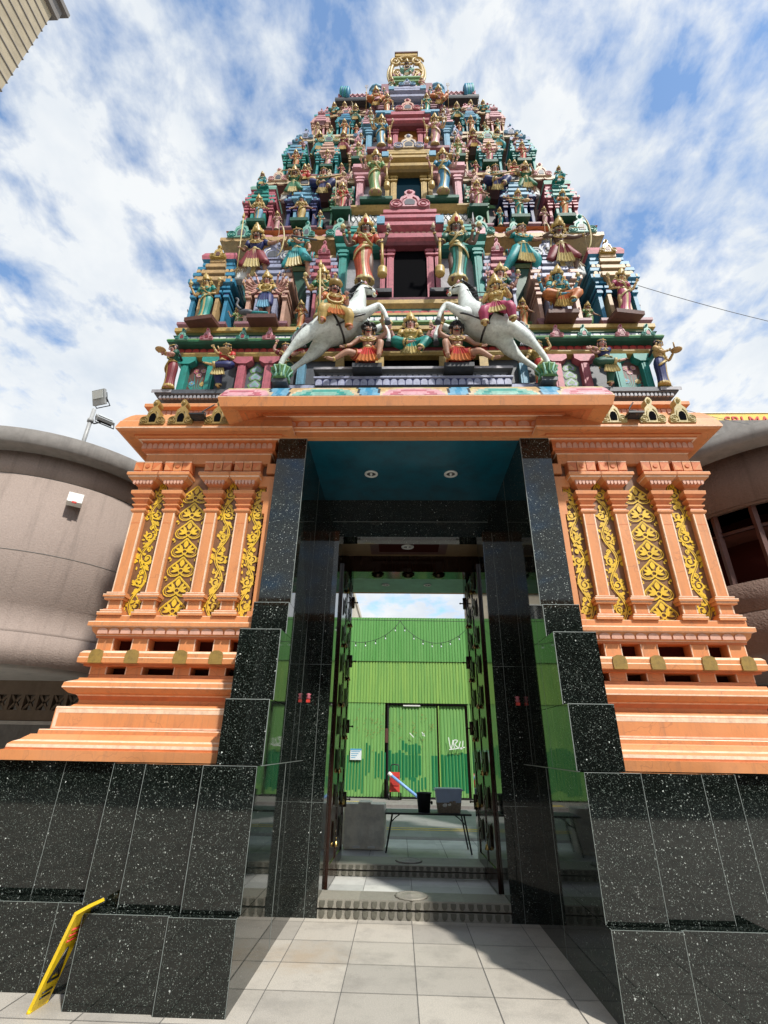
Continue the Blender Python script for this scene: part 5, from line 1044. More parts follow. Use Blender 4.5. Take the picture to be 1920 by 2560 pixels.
guard('guardian in blue sari right of the teal doorway', .565, 5.06, 9.88, 1.23, 'blue', 'palegold', -1, skin='pskin')
G5 = 'musicians under the third eave'
for s, la, lb in ((-1, 'flute player in green under the left end of the third eave', 'woman in dark green playing a veena left of the green guardian'), (1, 'flute player in green under the right end of the third eave', 'woman in dark green playing a veena right of the blue guardian')):
    fig('musician_statue', la, 'statue', s * 1.98, 5.18, 9.92, .95, arms=[(-1, 'mouth', 'flute'), (1, 'mouth')], mirror=1, col='green', col2='palegold', blouse='green', skin='skin', man=1, tache=1, crown='mid', legs='lunge', dress='short', robe=s * -1, group=G5)
    fig('musician_statue', lb, 'statue', s * 1.47, 5.18, 9.95, .92, arms=[(1, 'side', 'veena'), (-1, 'knee')], col='navy', col2='palegold', blouse='dgreen', skin='pskin', crown='bun', legs='sit', dress='pants', group=G5, zmin=.16)
# fourth storey
G6 = 'small deities on the fourth storey'
for a in ((-2.12, 5.42, 11.26, .64, 'deity with raised hands in coral sari at the left corner of the fourth storey', 'orange', 'pskin'), (-1.52, 5.42, 11.26, .62, 'deity in pale pink sari on the left of the fourth storey', 'rose', 'pskin'), (-.95, 5.44, 11.52, .63, 'goddess in lime green sari left of the pink barrel course', 'leaf', 'skin'),
          (.94, 5.44, 11.54, .68, 'goddess in lime green sari right of the pink barrel course', 'leaf', 'gskin'), (1.50, 5.42, 11.3, .72, 'deity in pink sari on the right of the fourth storey', 'pink', 'pskin'), (2.12, 5.42, 11.32, .68, 'deity with raised hands in scarlet sari at the right corner of the fourth storey', 'red', 'pskin')):
    fig('deity_statue', a[4], 'statue', a[0], a[1], a[2], a[3], arms=[(-1, 'hip'), (1, 'hip'), (-1, 'up'), (1, 'up')] if abs(a[0]) > 1.2 else [(-1, 'hip'), (1, 'low')], col=a[5], col2='palegold', skin=a[6], group=G6, slab='dgreen')
guard('guardian in slate blue sari left of the ochre doorway', -.515, 5.43, 11.95, 1.08, 'blue', 'palegold', 1, skin='gskin')
guard('guardian in pink sari right of the ochre doorway', .515, 5.43, 11.95, 1.08, 'rose', 'palegold', -1, skin='gskin')
G7 = 'spearmen under the fourth eave'
for s, la, lb in ((-1, 'spearman in teal under the left end of the fourth eave', 'spearman in maroon left of the slate blue guardian'), (1, 'spearman in teal under the right end of the fourth eave', 'spearman in maroon right of the pink guardian')):
    fig('warrior_statue', la, 'statue', s * 1.74, 5.56, 11.92, .82, arms=[(-1, 'down', 'spear') if s < 0 else (1, 'down', 'spear'), (-s * -1, 'hip') if s > 0 else (1, 'hip')], col='teal', col2='yellow', skin='dskin', man=1, tache=1, crown='mid', legs='lunge', dress='pants', group=G7)
    fig('warrior_statue', lb, 'statue', s * 1.27, 5.56, 11.9, .84, arms=[(-s, 'hip'), (s, 'down')] if 0 else [(1, 'down', 'spear') if s < 0 else (-1, 'down', 'spear'), (-1, 'hip') if s < 0 else (1, 'hip')], col='maroon', col2='gold', skin='skin', man=1, crown='mid', legs='lunge', dress='pants', group=G7)
# fifth storey
G8 = 'small figures on the fifth storey'
for a in ((-1.88, 5.74, 12.98, .50, 'figure in peach robe at the left corner of the fifth storey', 'peach', 'mid'), (-1.32, 5.74, 12.98, .60, 'figure in coral robe on the left of the fifth storey', 'orange', 'mid'), (-.78, 5.78, 13.4, .56, 'figure in mint robe left of the blue barrel course', 'mint', 'mid'),
          (.76, 5.78, 13.44, .52, 'figure in mauve robe right of the blue barrel course', 'mauve', 'mid'), (1.31, 5.74, 13.0, .60, 'figure in coral robe on the right of the fifth storey', 'orange', 'mid'), (1.86, 5.74, 13.0, .46, 'figure in green robe at the right corner of the fifth storey', 'turq', 'mid')):
    fig('deity_statue', a[4], 'statue', a[0], a[1], a[2], a[3], arms=[(-1, 'hip'), (1, 'hip'), (-1, 'up'), (1, 'up')], col=a[5], col2='palegold', skin='skin', crown=a[6], group=G8)
guard('guardian in coral sari left of the green doorway', -.43, 5.78, 13.85, .80, 'orange', 'palegold', 1, skin='skin', arms=[(-1, 'hip'), (1, 'mace', 'mace')])
guard('guardian in turquoise sari right of the green doorway', .42, 5.78, 13.87, .76, 'turq', 'palegold', -1, skin='gskin', arms=[(1, 'hip'), (-1, 'mace', 'mace')])
G9 = 'figures below the roof eave'
for a in ((-1.62, 5.9, 14.1, .50, 'seated teal figure at the left end below the roof eave', 'teal', 'sit', None), (-1.38, 5.88, 13.95, .62, 'maroon archer left of the roof ledge', 'maroon', 'lunge', 'bow'), (-1.12, 5.84, 13.55, .80, 'green warrior left of the mauve bay', 'dgreen', 'lunge', None),
          (1.06, 5.84, 13.55, .82, 'green warrior in a conical crown right of the mauve bay', 'dgreen', 'lunge', None), (1.38, 5.88, 13.85, .66, 'navy archer right of the roof ledge', 'navy', 'lunge', 'bow'), (1.66, 5.9, 14.05, .50, 'seated teal figure at the right end below the roof eave', 'teal', 'sit', None)):
    fig('warrior_statue', a[4], 'statue', a[0], a[1], a[2], a[3], arms=[(-1, 'hip'), (1, 'out', a[7])], col=a[5], col2='yellow', skin='skin', man=1, crown='tall' if 'conical' in a[4] else 'mid', legs=a[6], dress='pants', group=G9)
fig('deity_statue', 'many-armed red deity on the left below the small blue dome', 'statue', -.70, 5.94, 14.35, .92, arms=[(-1, 'hip'), (1, 'hip'), (-1, 'up', 'trident'), (1, 'up')], col='orange', col2='gold', skin='pskin', crown='mid', legs='sit', dress='pants', group=G9, zmin=.15)
fig('deity_statue', 'many-armed red deity on the right below the small blue dome', 'statue', .70, 5.94, 14.35, .92, arms=[(-1, 'hip'), (1, 'hip'), (-1, 'up'), (1, 'up', 'trident')], col='orange', col2='gold', skin='pskin', crown='mid', legs='sit', dress='pants', group=G9, zmin=.15)
guard('small attendant in turquoise sari left of the topmost opening', -.345, 5.98, 15.2, .63, 'mint', 'palegold', 1, skin='skin', arms=[(-1, 'hip'), (1, 'fwd')])
guard('small attendant in rose sari right of the topmost opening', .335, 5.98, 15.22, .62, 'rose', 'palegold', -1, skin='skin', arms=[(1, 'hip'), (-1, 'fwd')])
fig('deity_statue', 'dark many-armed deity seated before the feather fan at the very top', 'statue', 0, 6.08, 16.0, .95, tilt=20, arms=[(-1, 'knee'), (1, 'knee'), (-1, 'up', 'lotus'), (1, 'up')], col='mint', col2='cream', blouse='navy', skin='dskin', legs='sit', dress='pants', zmin=.2, extra=None, garland='cream')
# figures on the flanks, seen only as outlines
for s, z, x, y, h, w in ((-1, 6.67, 3.10, 5.35, .9, 'second'), (1, 6.67, 3.10, 5.35, .9, 'second'), (-1, 9.14, 2.80, 5.6, .7, 'third'), (1, 9.14, 2.80, 5.6, .7, 'third')):
    fig('deity_statue', 'figure facing outwards on the %s flank of the %s storey' % ('left' if s < 0 else 'right', w), 'statue', s * x, y, z, h, arms=[(-1, 'out'), (1, 'out'), (-1, 'up'), (1, 'low')], col='maroon', col2='gold', skin='skin', crown='mid', rz=R(90 * s), slab='brown')
for s, sn in ((-1, 'left'), (1, 'right')):
    for x, y, z, h, c, bl, lab, lg in ((1.13, 5.22, 10.32, .46, 'rose', 'cream', 'small winged rose figure beside the %s green shrine under the third eave', 'stand'), (.93, 5.56, 12.26, .42, 'sky', 'cream', 'small pale blue figure beside the %s end of the ochre doorway bay', 'stand'),
                                       (2.10, 5.50, 11.98, .48, 'mauve', 'gold', 'small mauve figure kneeling on the %s turquoise shrine roof', 'kneel'), (1.56, 5.52, 12.34, .40, 'orange', 'gold', 'small orange figure over the %s teal shrine crest', 'kneel'), (1.82, 5.14, 10.38, .50, 'red', 'gold', 'small red figure seated over the %s navy shrine crest', 'kneel'),
                                       (2.50, 5.02, 10.08, .40, 'teal', 'gold', 'small teal figure on the roof of the %s corner shrine of the third storey', 'kneel'), (.80, 5.82, 13.82, .38, 'lav', 'cream', 'small lavender figure at the %s edge of the mauve bay', 'stand'), (1.52, 4.9, 6.68, .52, 'orange', 'gold', 'small orange attendant between the lavender and pink shrines on the %s', 'stand'),
                                       (2.42, 4.96, 6.68, .50, 'leaf', 'cream', 'small green attendant between the blue and pink shrines on the %s', 'stand'), (2.17, 5.14, 9.12, .46, 'rose', 'cream', 'small rose attendant between the corner and navy shrines on the %s of the third storey', 'stand'), (1.46, 5.14, 9.12, .46, 'teal', 'gold', 'small teal attendant between the navy and green shrines on the %s of the third storey', 'stand'), (1.88, 5.5, 11.15, .42, 'yellow', 'gold', 'small yellow attendant between the turquoise and teal shrines on the %s', 'stand'), (1.26, 5.52, 11.16, .44, 'magenta', 'gold', 'small crimson attendant between the teal and tan shrines on the %s of the fourth storey', 'stand'), (1.60, 5.78, 13.04, .40, 'green', 'gold', 'small green attendant between the peach and teal shrines on the %s of the fifth storey', 'stand'), (1.08, 5.80, 13.08, .42, 'vermil', 'gold', 'small scarlet attendant between the two inner shrines on the %s of the fifth storey', 'stand'), (.52, 5.86, 14.72, .40, 'blue', 'cream', 'small blue attendant on the %s below the topmost opening', 'stand')):
        fig('attendant_statue', lab % sn, 'statue', s * x, y, z, h, arms=[(-1, 'up' if (x * 10) % 2 < 1 else 'hip'), (1, 'hip' if s < 0 else 'low')], col=c, col2=bl, skin='skin' if x > 1.5 else 'pskin', crown='mid', legs=lg, dress='sari' if lg == 'stand' else 'pants', group='small attendants among the shrines')
# riders
fig('rider_statue', 'moustached rider in orange with a long lance on the left white horse', 'statue', -.935, 4.215, 6.05, .70, arms=[(-1, ((.19, -.04, .64), (.18, -.13, .70)), 'lance'), (1, ((.17, -.04, .63), (.14, -.15, .69)))], col='yellow', col2='orange', blouse='orange', skin='pskin', man=1, tache=1, crown='turban', ccol='oldgold', legs='ride', dress='pants', garland='gold', rz=R(14), zmin=.30, lean=-.02)
fig('rider_statue', 'woman rider in gold and crimson holding the reins of the right white horse', 'statue', .985, 4.215, 6.06, .70, arms=[(1, ((.19, -.02, .64), (.12, -.12, .76))), (-1, ((.16, -.05, .63), (.06, -.16, .68)))], col='magenta', col2='palegold', blouse='gold', skin='gskin', crown='mid', legs='ride', dress='pants', rz=R(-14), zmin=.30, lean=.02)
# horses --------------------------------------------------------------------------------------------
def horse_joints(s):
    P = [('pel', (-1.12, 4.40, 6.08), (.175, .165), None), ('mid', (-.90, 4.40, 6.165), (.205, .195), 'pel'), ('chs', (-.71, 4.40, 6.32), (.185, .19), 'mid'), ('nk0', (-.655, 4.40, 6.53), (.125, .11), 'chs'), ('nk1', (-.665, 4.40, 6.68), (.10, .085), 'nk0'), ('poll', (-.63, 4.40, 6.835), (.070, .066), 'nk1'), ('cheek', (-.575, 4.40, 6.83), (.062, .056), 'poll'), ('nose', (-.50, 4.40, 6.79), (.036, .034), 'cheek'), ('muz', (-.465, 4.40, 6.765), (.034, .03), 'nose'),
         ('hipA', (-1.19, 4.30, 6.05), (.13, .11), 'pel'), ('stA', (-1.27, 4.27, 5.91), (.092, .085), 'hipA'), ('hkA', (-1.42, 4.29, 5.74), (.037, .036), 'stA'), ('ftA', (-1.515, 4.31, 5.57), (.030, .028), 'hkA'), ('hfA', (-1.535, 4.33, 5.47), (.036, .034), 'ftA'),
         ('hipB', (-1.13, 4.49, 6.02), (.12, .10), 'pel'), ('stB', (-1.18, 4.52, 5.90), (.085, .08), 'hipB'), ('hkB', (-1.31, 4.51, 5.75), (.036, .034), 'stB'), ('ftB', (-1.43, 4.48, 5.60), (.028, .027), 'hkB'), ('hfB', (-1.49, 4.46, 5.49), (.034, .032), 'ftB'),
         ('shA', (-.665, 4.30, 6.27), (.11, .085), 'chs'), ('elA', (-.63, 4.27, 6.22), (.074, .068), 'shA'), ('knA', (-.40, 4.26, 6.40), (.038, .037), 'elA'), ('fkA', (-.325, 4.26, 6.24), (.024, .024), 'knA'), ('hoA', (-.305, 4.27, 6.15), (.028, .027), 'fkA'),
         ('shB', (-.63, 4.49, 6.26), (.08, .065), 'chs'), ('elB', (-.53, 4.52, 6.20), (.055, .05), 'shB'), ('knB', (-.35, 4.52, 6.34), (.035, .034), 'elB'), ('fkB', (-.285, 4.51, 6.15), (.023, .023), 'knB'), ('hoB', (-.29, 4.50, 6.04), (.027, .026), 'fkB')]
    return [(n, (-s * p[0], p[1], p[2]), (r[0] * 1.2, r[1] * 1.15), q) for n, p, r, q in P]
jobs = []; meta = []
for k in FIG:
    J, H_ = joints(k); jobs.append(J); meta.append((J, H_))
HJ = {s: horse_joints(s) for s in (-1, 1)}
for s in (-1, 1): jobs.append(HJ[s])
geos = skin_objects(jobs)
ROOTS = [build_fig(k, g, J, H_) for k, g, (J, H_) in zip(FIG, geos, meta)]
for s, g in ((-1, geos[-2]), (1, geos[-1])):
    T = lambda x, y, z: (-s * x, y, z)
    O = (s * 1.0, 4.4, 5.42); inv = Matrix.Translation((-O[0], -O[1], -O[2]))
    root = thing('horse_statue', 'white rearing horse with %s on the %s' % (('a lance rider', 'left side of the porch') if s < 0 else ('a woman rider', 'right side of the porch')), 'horse statue', O, 0, 'rearing white horses above the porch')
    b = MB(); b.q(g[0], g[1], 'horse', True)
    for n in (('hfA', 'ftA'), ('hfB', 'ftB'), ('hoA', 'fkA'), ('hoB', 'fkB')):
        J = {j[0]: Vector(j[1]) for j in HJ[s]}; a = J[n[0]]; d = (a - J[n[1]]).normalized(); b.tube([a - d * .005, a + d * .045], [.031, .040], 'slate', 10)
    for e in (4.372, 4.428): b.lathe([(.016, 0), (.013, .04), (.002, .085)], T(-.645, e, 6.895), 'horse', 6)
    b.ell(T(-.585, 4.345, 6.845), (.016, .010, .013), 'hair', 8, 4); b.ell(T(-.585, 4.455, 6.845), (.016, .01, .013), 'hair', 8, 4)
    b.ell(T(-.447, 4.378, 6.775), (.009, .008, .008), 'lip', 6, 4); b.ell(T(-.452, 4.398, 6.748), (.020, .026, .010), 'lip', 8, 4); b.ell(T(-.475, 4.4, 6.722), (.030, .026, .018), 'horse', 8, 5)
    b.xf(inv).build('body', root)
    m = MB()
    for i in range(26):
        t = i / 25; p = interp([T(-.60, 4.40, 6.925), T(-.70, 4.40, 6.84), T(-.765, 4.40, 6.70), T(-.78, 4.40, 6.56)], 25)[i]
        m.tube([p, (p[0] + s * .035, p[1] - .03, p[2] + .012), (p[0] + s * .045, p[1] - .075, p[2] - .045)], [.018, .016, .004], 'hair' if i % 3 else 'slate', 5)
    m.xf(inv).build('mane', root)
    m = MB()
    for i in range(12):
        o = (i - 6) * .010; m.tube(interp([T(-1.24, 4.44, 6.14), T(-1.33 - o * .4, 4.46 + o, 6.24), T(-1.42 - o, 4.47 + o, 6.18), T(-1.41 - o * 1.4, 4.47, 6.02), T(-1.35 - o, 4.46, 5.92)], 10), [.016] * 8 + [.012, .007, .003], 'slate' if i % 2 else 'grey', 5)
    m.xf(inv).build('tail', root)
    h = MB()   # girth, breast strap, bridle and reins
    def hoop(c, u, v, a, bq, r_): h.tube([tuple(Vector(c) + Vector(u) * (a * math.cos(t)) + Vector(v) * (bq * math.sin(t))) for t in [i * PI / 12 for i in range(25)]], r_, 'black', 6)
    ax = Vector(T(.30, 0, .17)); ax.z = .17; n_ = Vector((-ax.z, 0, ax.x)).normalized() if ax.x else Vector((0, 0, 1))
    up = Vector((-s * -.49, 0, .87))
    hoop(T(-.93, 4.40, 6.155), tuple(up), (0, 1, 0), .222, .212, .014)
    h.tube(interp([T(-.90, 4.215, 6.02), T(-.78, 4.195, 6.08), T(-.64, 4.20, 6.16), T(-.525, 4.28, 6.27), T(-.53, 4.40, 6.33)], 12), .012, 'black', 5)
    for c, rr in ((T(-.52, 4.40, 6.80), .043), (T(-.60, 4.40, 6.835), .062)): hoop(c, tuple(up), (0, 1, 0), rr, rr, .005)
    h.tube([T(-.51, 4.352, 6.79), T(-.60, 4.34, 6.80), T(-.75, 4.28, 6.62), T(-.87, 4.2, 6.52)], .006, 'black', 5); h.tube([T(-.50, 4.352, 6.79), T(-.60, 4.338, 6.86), T(-.635, 4.345, 6.88)], .006, 'gold', 5)
    h.ell(T(-.475, 4.36, 6.70), (.016, .012, .03), 'palegold', 7, 5); h.lathe([(.02, 0), (.03, .03), (.012, .06), (.0, .09)], T(-.60, 4.4, 6.91), 'rose', 8)
    h.xf(inv).build('harness', root)
    sd = MB(); sd.loft([[T(-1.06 + .06 * t, 4.40 + .225 * math.cos(a), 6.14 + .035 * t + .222 * math.sin(a)) for a in [-.2 + (PI + .4) * j / 12 for j in range(13)] + [PI + .2 - (PI + .4) * j / 12 for j in range(13)]] for t in (0, 1, 2, 3)], 'red' if s < 0 else 'olive')
    sd.xf(inv).build('saddle_cloth', root)
    q = MB(); c = T(-1.515, 4.36, 5.305)
    q.lathe([(.10, 0), (.085, .05), (.075, .09), (.12, .14), (.125, .155), (.08, .14), (.0, .135)], c, 'leaf', 24, 12, .07)
    for i in range(12): a = 2 * PI * i / 12; q.tube([(c[0] + .10 * math.cos(a), c[1] + .10 * math.sin(a), c[2] + .005), (c[0] + .078 * math.cos(a), c[1] + .078 * math.sin(a), c[2] + .08), (c[0] + .125 * math.cos(a), c[1] + .125 * math.sin(a), c[2] + .155)], [.017, .014, .012], 'green' if i % 2 else 'mint', 5)
    q.box(c[0] - .085, c[0] + .085, c[1] - .06, c[1] + .2, c[2] - .05, c[2] + .002, 'slate')
    q.xf(inv).build('lotus_pedestal', root)
# ------------------------------------------------------------------ surroundings
def single(mb, name, label, cat, loc=None, group=None):
    """a thing of one mesh, its origin moved to loc"""
    if loc: mb.xf(Matrix.Translation((-loc[0], -loc[1], -loc[2])))
    o = mb.build(name, None, loc); o['label'] = label; o['category'] = cat
    if group: o['group'] = group
    return o
def struct(mb, name):
    o = mb.build(name); o['kind'] = 'structure'; return o
# ground, floor, street
g = MB(); g.q([(-400, -400, -.06), (400, -400, -.06), (400, 600, -.06), (-400, 600, -.06)], [(0, 1, 2, 3)], 'asphalt'); struct(g, 'ground')
f = MB(); f.q([(-14, -14, 0), (14, -14, 0), (14, 6.3, 0), (-14, 6.3, 0)], [(0, 1, 2, 3)], 'floor')
jl = lambda mb, x0, x1, y0, y1, z, m='darkjoint': mb.q([(x0, y0, z), (x1, y0, z), (x1, y1, z), (x0, y1, z)], [(0, 1, 2, 3)], m)
for i in range(-16, 17):
    x = -.02 + .533 * i; jl(f, x - .003, x + .003, -8, 6.2, .004)
for i, y in enumerate((6.03, 5.53, 5.03, 4.53, 4.03, 3.53, 3.03, 2.53, 2.03, 1.53, 1.03, .53)):
    off = 0
    jl(f, -8, 8, y - .0025, y + .0025, .004)
struct(f, 'courtyard_floor')
p = MB(); p.box(-20, 20, 7.93, 11.3, -.05, 0, 'paving')
for i in range(-12, 13): jl(p, .62 * i - .004, .62 * i + .004, 7.93, 11.3, .003)
for y in (8.6, 9.3, 10.0, 10.7): jl(p, -12, 12, y - .004, y + .004, .003)
jl(p, -12, 12, 10.95, 11.28, .003, 'slab'); struct(p, 'pavement')
r = MB(); jl(r, -40, 40, 11.3, 16.6, -.03, 'asphalt')
for y in (12.35, 12.6): jl(r, -40, 40, y, y + .09, -.026, 'yline')
for x, y, w in ((-1.6, 17.3, .7), (.4, 10.9, .3)): pass
struct(r, 'road')
k = MB(); k.box(-40, 40, 16.6, 18.4, -.05, .05, 'slab'); k.box(-2.3, -1.0, 17.0, 17.35, .05, .053, 'yline'); struct(k, 'far_pavement')
# green hoarding across the street
FY = 18.55
hd = thing('hoarding', 'tall green corrugated metal hoarding across the street seen through the gateway', 'fence', (0, FY, 0))
def corr(x0, x1, z0, z1, y, m, pitch=.104, d=.022):
    mb = MB(); n = int((x1 - x0) / pitch); pts = []
    for i in range(n):
        for a, b in ((0, 0), (.22, 0), (.36, 1), (.86, 1)): pts.append((x0 + pitch * (i + a), y - d * b))
    N = len(pts); mb.q([(x, yy, z0) for x, yy in pts] + [(x, yy, z1) for x, yy in pts], [(i, i + 1, N + i + 1, N + i) for i in range(N - 1)], m); return mb
corr(-13, 13, 4.40, 6.0, -.03, 'sheet1').build('sheet', hd); corr(-13, 13, 2.98, 4.43, 0, 'sheet2').build('sheet', hd)
corr(-13, -.56, .08, 3.0, .02, 'sheet3').build('sheet', hd); corr(2.25, 13, .08, 3.0, .02, 'sheet3').build('sheet', hd)
gt = MB(); gt.add(corr(-.50, 1.22, .10, 2.90, .10, 'sheet3', .112)); gt.add(corr(1.28, 2.25, .10, 2.9, .12, 'sheet3', .112)); gt.box(-.56, 2.25, .02, .06, 2.93, 2.98, 'black'); gt.box(-.56, -.50, .03, .16, .08, 2.95, 'black'); gt.box(1.22, 1.26, .02, .14, .1, 2.9, 'sheet2'); gt.box(-.62, -.52, -.03, .02, 1.7, 2.15, 'brown'); gt.box(.0, .6, .02, .06, 2.88, 2.92, 'whitepl'); gt.box(-13, 13, .0, .05, .02, .09, 'black')
gt.build('gate', hd)
bk = MB(); bk.box(-13, 13, .2, .3, 0, 5.9, 'brown'); bk.build('backing', hd)
q = MB(); q.box(-1.80, -1.42, -.06, -.04, 1.16, 1.50, 'poster'); q.box(-1.80, -1.42, -.064, -.06, 1.45, 1.5, 'posterblue')
for i in range(4): q.box(-1.77, -1.47 - .05 * i, -.064, -.06, 1.40 - .06 * i, 1.42 - .06 * i, 'posterblue')
q.build('notice', hd)
s_ = MB()
for st in ([(1.55, 1.9), (1.62, 1.55), (1.70, 1.82)], [(1.74, 1.55), (1.72, 1.8), (1.86, 1.8), (1.76, 1.68), (1.88, 1.58)], [(1.95, 1.78), (1.90, 1.6), (2.0, 1.56), (2.04, 1.8)], [(1.56, 1.52), (2.1, 1.6)], [(.22, 2.02), (.36, 1.88)], [(.64, 2.05), (.74, 1.92)], [(.72, 2.0), (.66, 1.95)]): s_.ribbon([(a, b) for a, b in interp([(x, z, 0) for x, z in st], 10) for _ in (0,)] if 0 else [(t[0], t[1]) for t in interp([(x, z, 0) for x, z in st], 12)], .028, -.03, 'graf')
s_.build('graffiti', hd)
for a, b_, c_, d_, yy in ((-1.32, -1.02, .72, 1.62, .017), (-1.95, -1.32, .22, 1.30, .018), (-1.0, -.58, .55, 1.42, .016), (-.50, .72, .62, 1.40, .097), (-.06, .62, 1.40, 1.72, .096), (.22, .78, .25, .62, .095), (.95, 1.22, .30, 1.36, .096), (1.28, 2.24, .30, 1.34, .117), (2.3, 4.9, .35, 1.5, .017), (-3.4, -1.95, .30, 1.50, .017), (-6.2, -3.5, .1, 1.62, .016), (5.1, 8.4, .2, 1.4, .016)):
    pt = .112 if yy > .09 else .104; pm_ = MB(); j0 = j1 = 0
    for i in range(int((b_ - a) / pt)):
        j0 = j0 * .5 + rnd.uniform(-.09, .09); j1 = j1 * .5 + rnd.uniform(-.10, .10)
        if rnd.random() > .08: pm_.add(corr(a + pt * i, a + pt * (i + 1) + .02, c_ + j0, d_ + j1, yy - .001 * (i % 2), 'sheetdark', pt))
    pm_.build('overpainted_patch', hd)
rs = MB()
for i in range(70):
    x = rnd.choice([-1.6, -1.3, -1.05, -.9, -.75, -.3, -.1, .35, .7, 1.0]) + rnd.gauss(0, .05); z = 2.25 + rnd.gauss(0, .32)
    if z < 2.95: rs.ribbon([(x - .03, z - .02), (x + .01, z + .02), (x + .025, z - .01)], .012, -.03 if x < -.56 else .03, 'oldgold')
rs.build('rust_marks', hd)
# office block behind the hoarding
ob = thing('office_building', 'cream office building with rows of windows behind the hoarding', 'building', (-12, 36, 0))
m = MB(); m.box(-9, 8.25, 0, 12, 0, 12.2, 'officewall'); m.box(-9.1, 8.35, -.2, 12, 12.2, 12.6, 'officewall'); m.build('wall', ob)
wm = MB(); wm.box(-.75, .75, -.03, .2, 0, 1.5, 'glass'); wm.box(-.82, .82, -.10, .0, -.12, -.02, 'whitepl'); wm.box(-.82, .82, -.12, .0, 1.5, 1.58, 'whitepl'); wm.box(-.04, .04, -.07, 0, 0, 1.5, 'whitepl')
wm = wm.mesh('window')
for i in range(8):
    for z in (4.2, 7.0, 9.7):
        o = bpy.data.objects.new('window', wm); COL.objects.link(o); o.parent = ob; o.location = (-8 + 2.1 * i, 0, z)
# string of bulbs
st = thing('string_lights', 'sagging string of clear bulbs above the street', 'string lights', (0, 14.0, 0))
m = MB(); zt = 4.85; m.tube([(-8, 0, zt + .03), (8, 0, zt - .05)], .008, 'wire', 4)
X_ = [-4.6, -2.35, -.12, 1.92, 4.2]; bl = []
for a, b in zip(X_[:-1], X_[1:]):
    pts = [(a + (b - a) * i / 16, 0, zt - .02 - .62 * (1 - (2 * i / 16 - 1) ** 2) ** .85) for i in range(17)]; m.tube(pts, .007, 'wire', 4); bl += pts[1:-1:2]
m.build('cable', st)
for bx, by, bz in bl:
    q = MB(); q.tube([(bx, 0, bz), (bx, 0, bz - .07)], .012, 'wire', 6); q.ell((bx, 0, bz - .10), (.02, .02, .03), 'bulb', 8, 5); q.build('bulb', st)
# barrier, table, bin, box, trolley behind the gateway
b = MB(); O = (-.74, 9.95, 0)
out = [(-.34, .0), (.34, .0), (.38, .10), (.365, .45), (.36, .66), (.12, .66), (.10, .69), (-.10, .69), (-.12, .66), (-.36, .66), (-.365, .45), (-.38, .10)]
def bring(sc, y): return [(x * sc, y, .01 + z * (1 if sc == 1 else .99)) for x, z in out]
b.loft([bring(.92, -.16), bring(1, -.10), bring(1, .18), bring(.92, .24)], 'barrier', True, False)
for x in (-.12, .13): b.loft([[(x - .045, -.15, .18), (x + .045, -.15, .18), (x + .03, -.15, .50), (x - .03, -.15, .50)], [(x - .05, -.19, .16), (x + .05, -.19, .16), (x + .03, -.178, .52), (x - .03, -.178, .52)]], 'barrier', True, False); b.box(x - .06, x + .06, -.175, -.15, .03, .06, 'whitepl')
b.box(-.10, .10, -.18, .1, .60, .69, 'barrier'); br = b.build('water_barrier', None, O); br['label'] = 'dirty cream plastic water-filled barrier on the pavement beyond the doorway'; br['category'] = 'barrier'
t = thing('folding_table', 'low black folding table on the pavement beyond the doorway', 'table', (.34, 9.85, 0))
q = MB(); q.box(-.72, .72, -.30, .30, .545, .57, 'black'); q.box(-.715, .715, -.295, .295, .57, .573, 'slate'); q.build('table_top', t)
for s in (-1, 1):
    for y in (-.24, .24): q = MB(); q.tube([(s * .60, y, .54), (s * .70, y, .0)], .014, 'black', 8); q.build('leg', t)
    q = MB(); q.tube([(s * .44, 0, .54), (s * .55, 0, .47), (s * .625, 0, .40)], .010, 'black', 6); q.tube([(s * .625, -.24, .40), (s * .625, .24, .40)], .009, 'black', 6); q.build('brace', t)
q = MB(); q.lathe([(.10, 0), (.125, .27), (.135, .275), (.135, .29), (.12, .29), (.115, .26)], (0, 0, 0), 'black', 20); q.ell((.13, -.03, .14), (.02, .02, .03), 'black', 6, 4)
o = q.build('bin', None, (.28, 9.72, .574)); o['label'] = 'black plastic bin on the folding table'; o['category'] = 'bin'
bx = thing('storage_box', 'pale blue lidded storage box half full of rubbish on the folding table', 'box', (.70, 9.74, .574))
def taper(x0, y0, z0, x1, y1, z1): return [[(-x0, -y0, z0), (x0, -y0, z0), (x0, y0, z0), (-x0, y0, z0)], [(-x1, -y1, z1), (x1, -y1, z1), (x1, y1, z1), (-x1, y1, z1)]]
q = MB(); q.loft(taper(.205, .13, .15, .225, .15, .33), 'box', True, False); q.build('box_body', bx)
q = MB(); q.loft(taper(.185, .115, 0, .205, .131, .152), 'binliner', True, False); [q.ell((rnd.uniform(-.15, .15), -.10, rnd.uniform(.10, .17)), (.05, .045, .035), 'whitepl' if i % 2 else 'binliner', 6, 4) for i in range(9)]; q.build('rubbish', bx)
q = MB(); q.box(-.24, .24, -.165, .165, .33, .35, 'box'); q.box(-.22, .22, -.15, .15, .35, .362, 'box'); q.build('lid', bx)
tr = thing('trolley', 'red hand trolley leaning against the green hoarding', 'trolley', (-.28, 18.1, .05))
q = MB(); q.box(-.16, .16, -.05, .08, .22, .78, 'signred'); q.box(-.13, .13, -.07, -.05, .40, .66, 'red'); q.build('body', tr)
q = MB(); q.tube([(-.13, 0, .05), (-.13, .06, .95), (-.1, .08, 1.0), (.1, .08, 1.0), (.13, .06, .95), (.13, 0, .05)], .02, 'black', 6); q.box(-.17, .17, -.2, .0, .03, .06, 'black'); q.build('frame', tr)
for s in (-1, 1): q = MB(); q.tube([(s * .17, .0, .1), (s * .22, .0, .1)], .10, 'black', 12); q.build('wheel', tr)
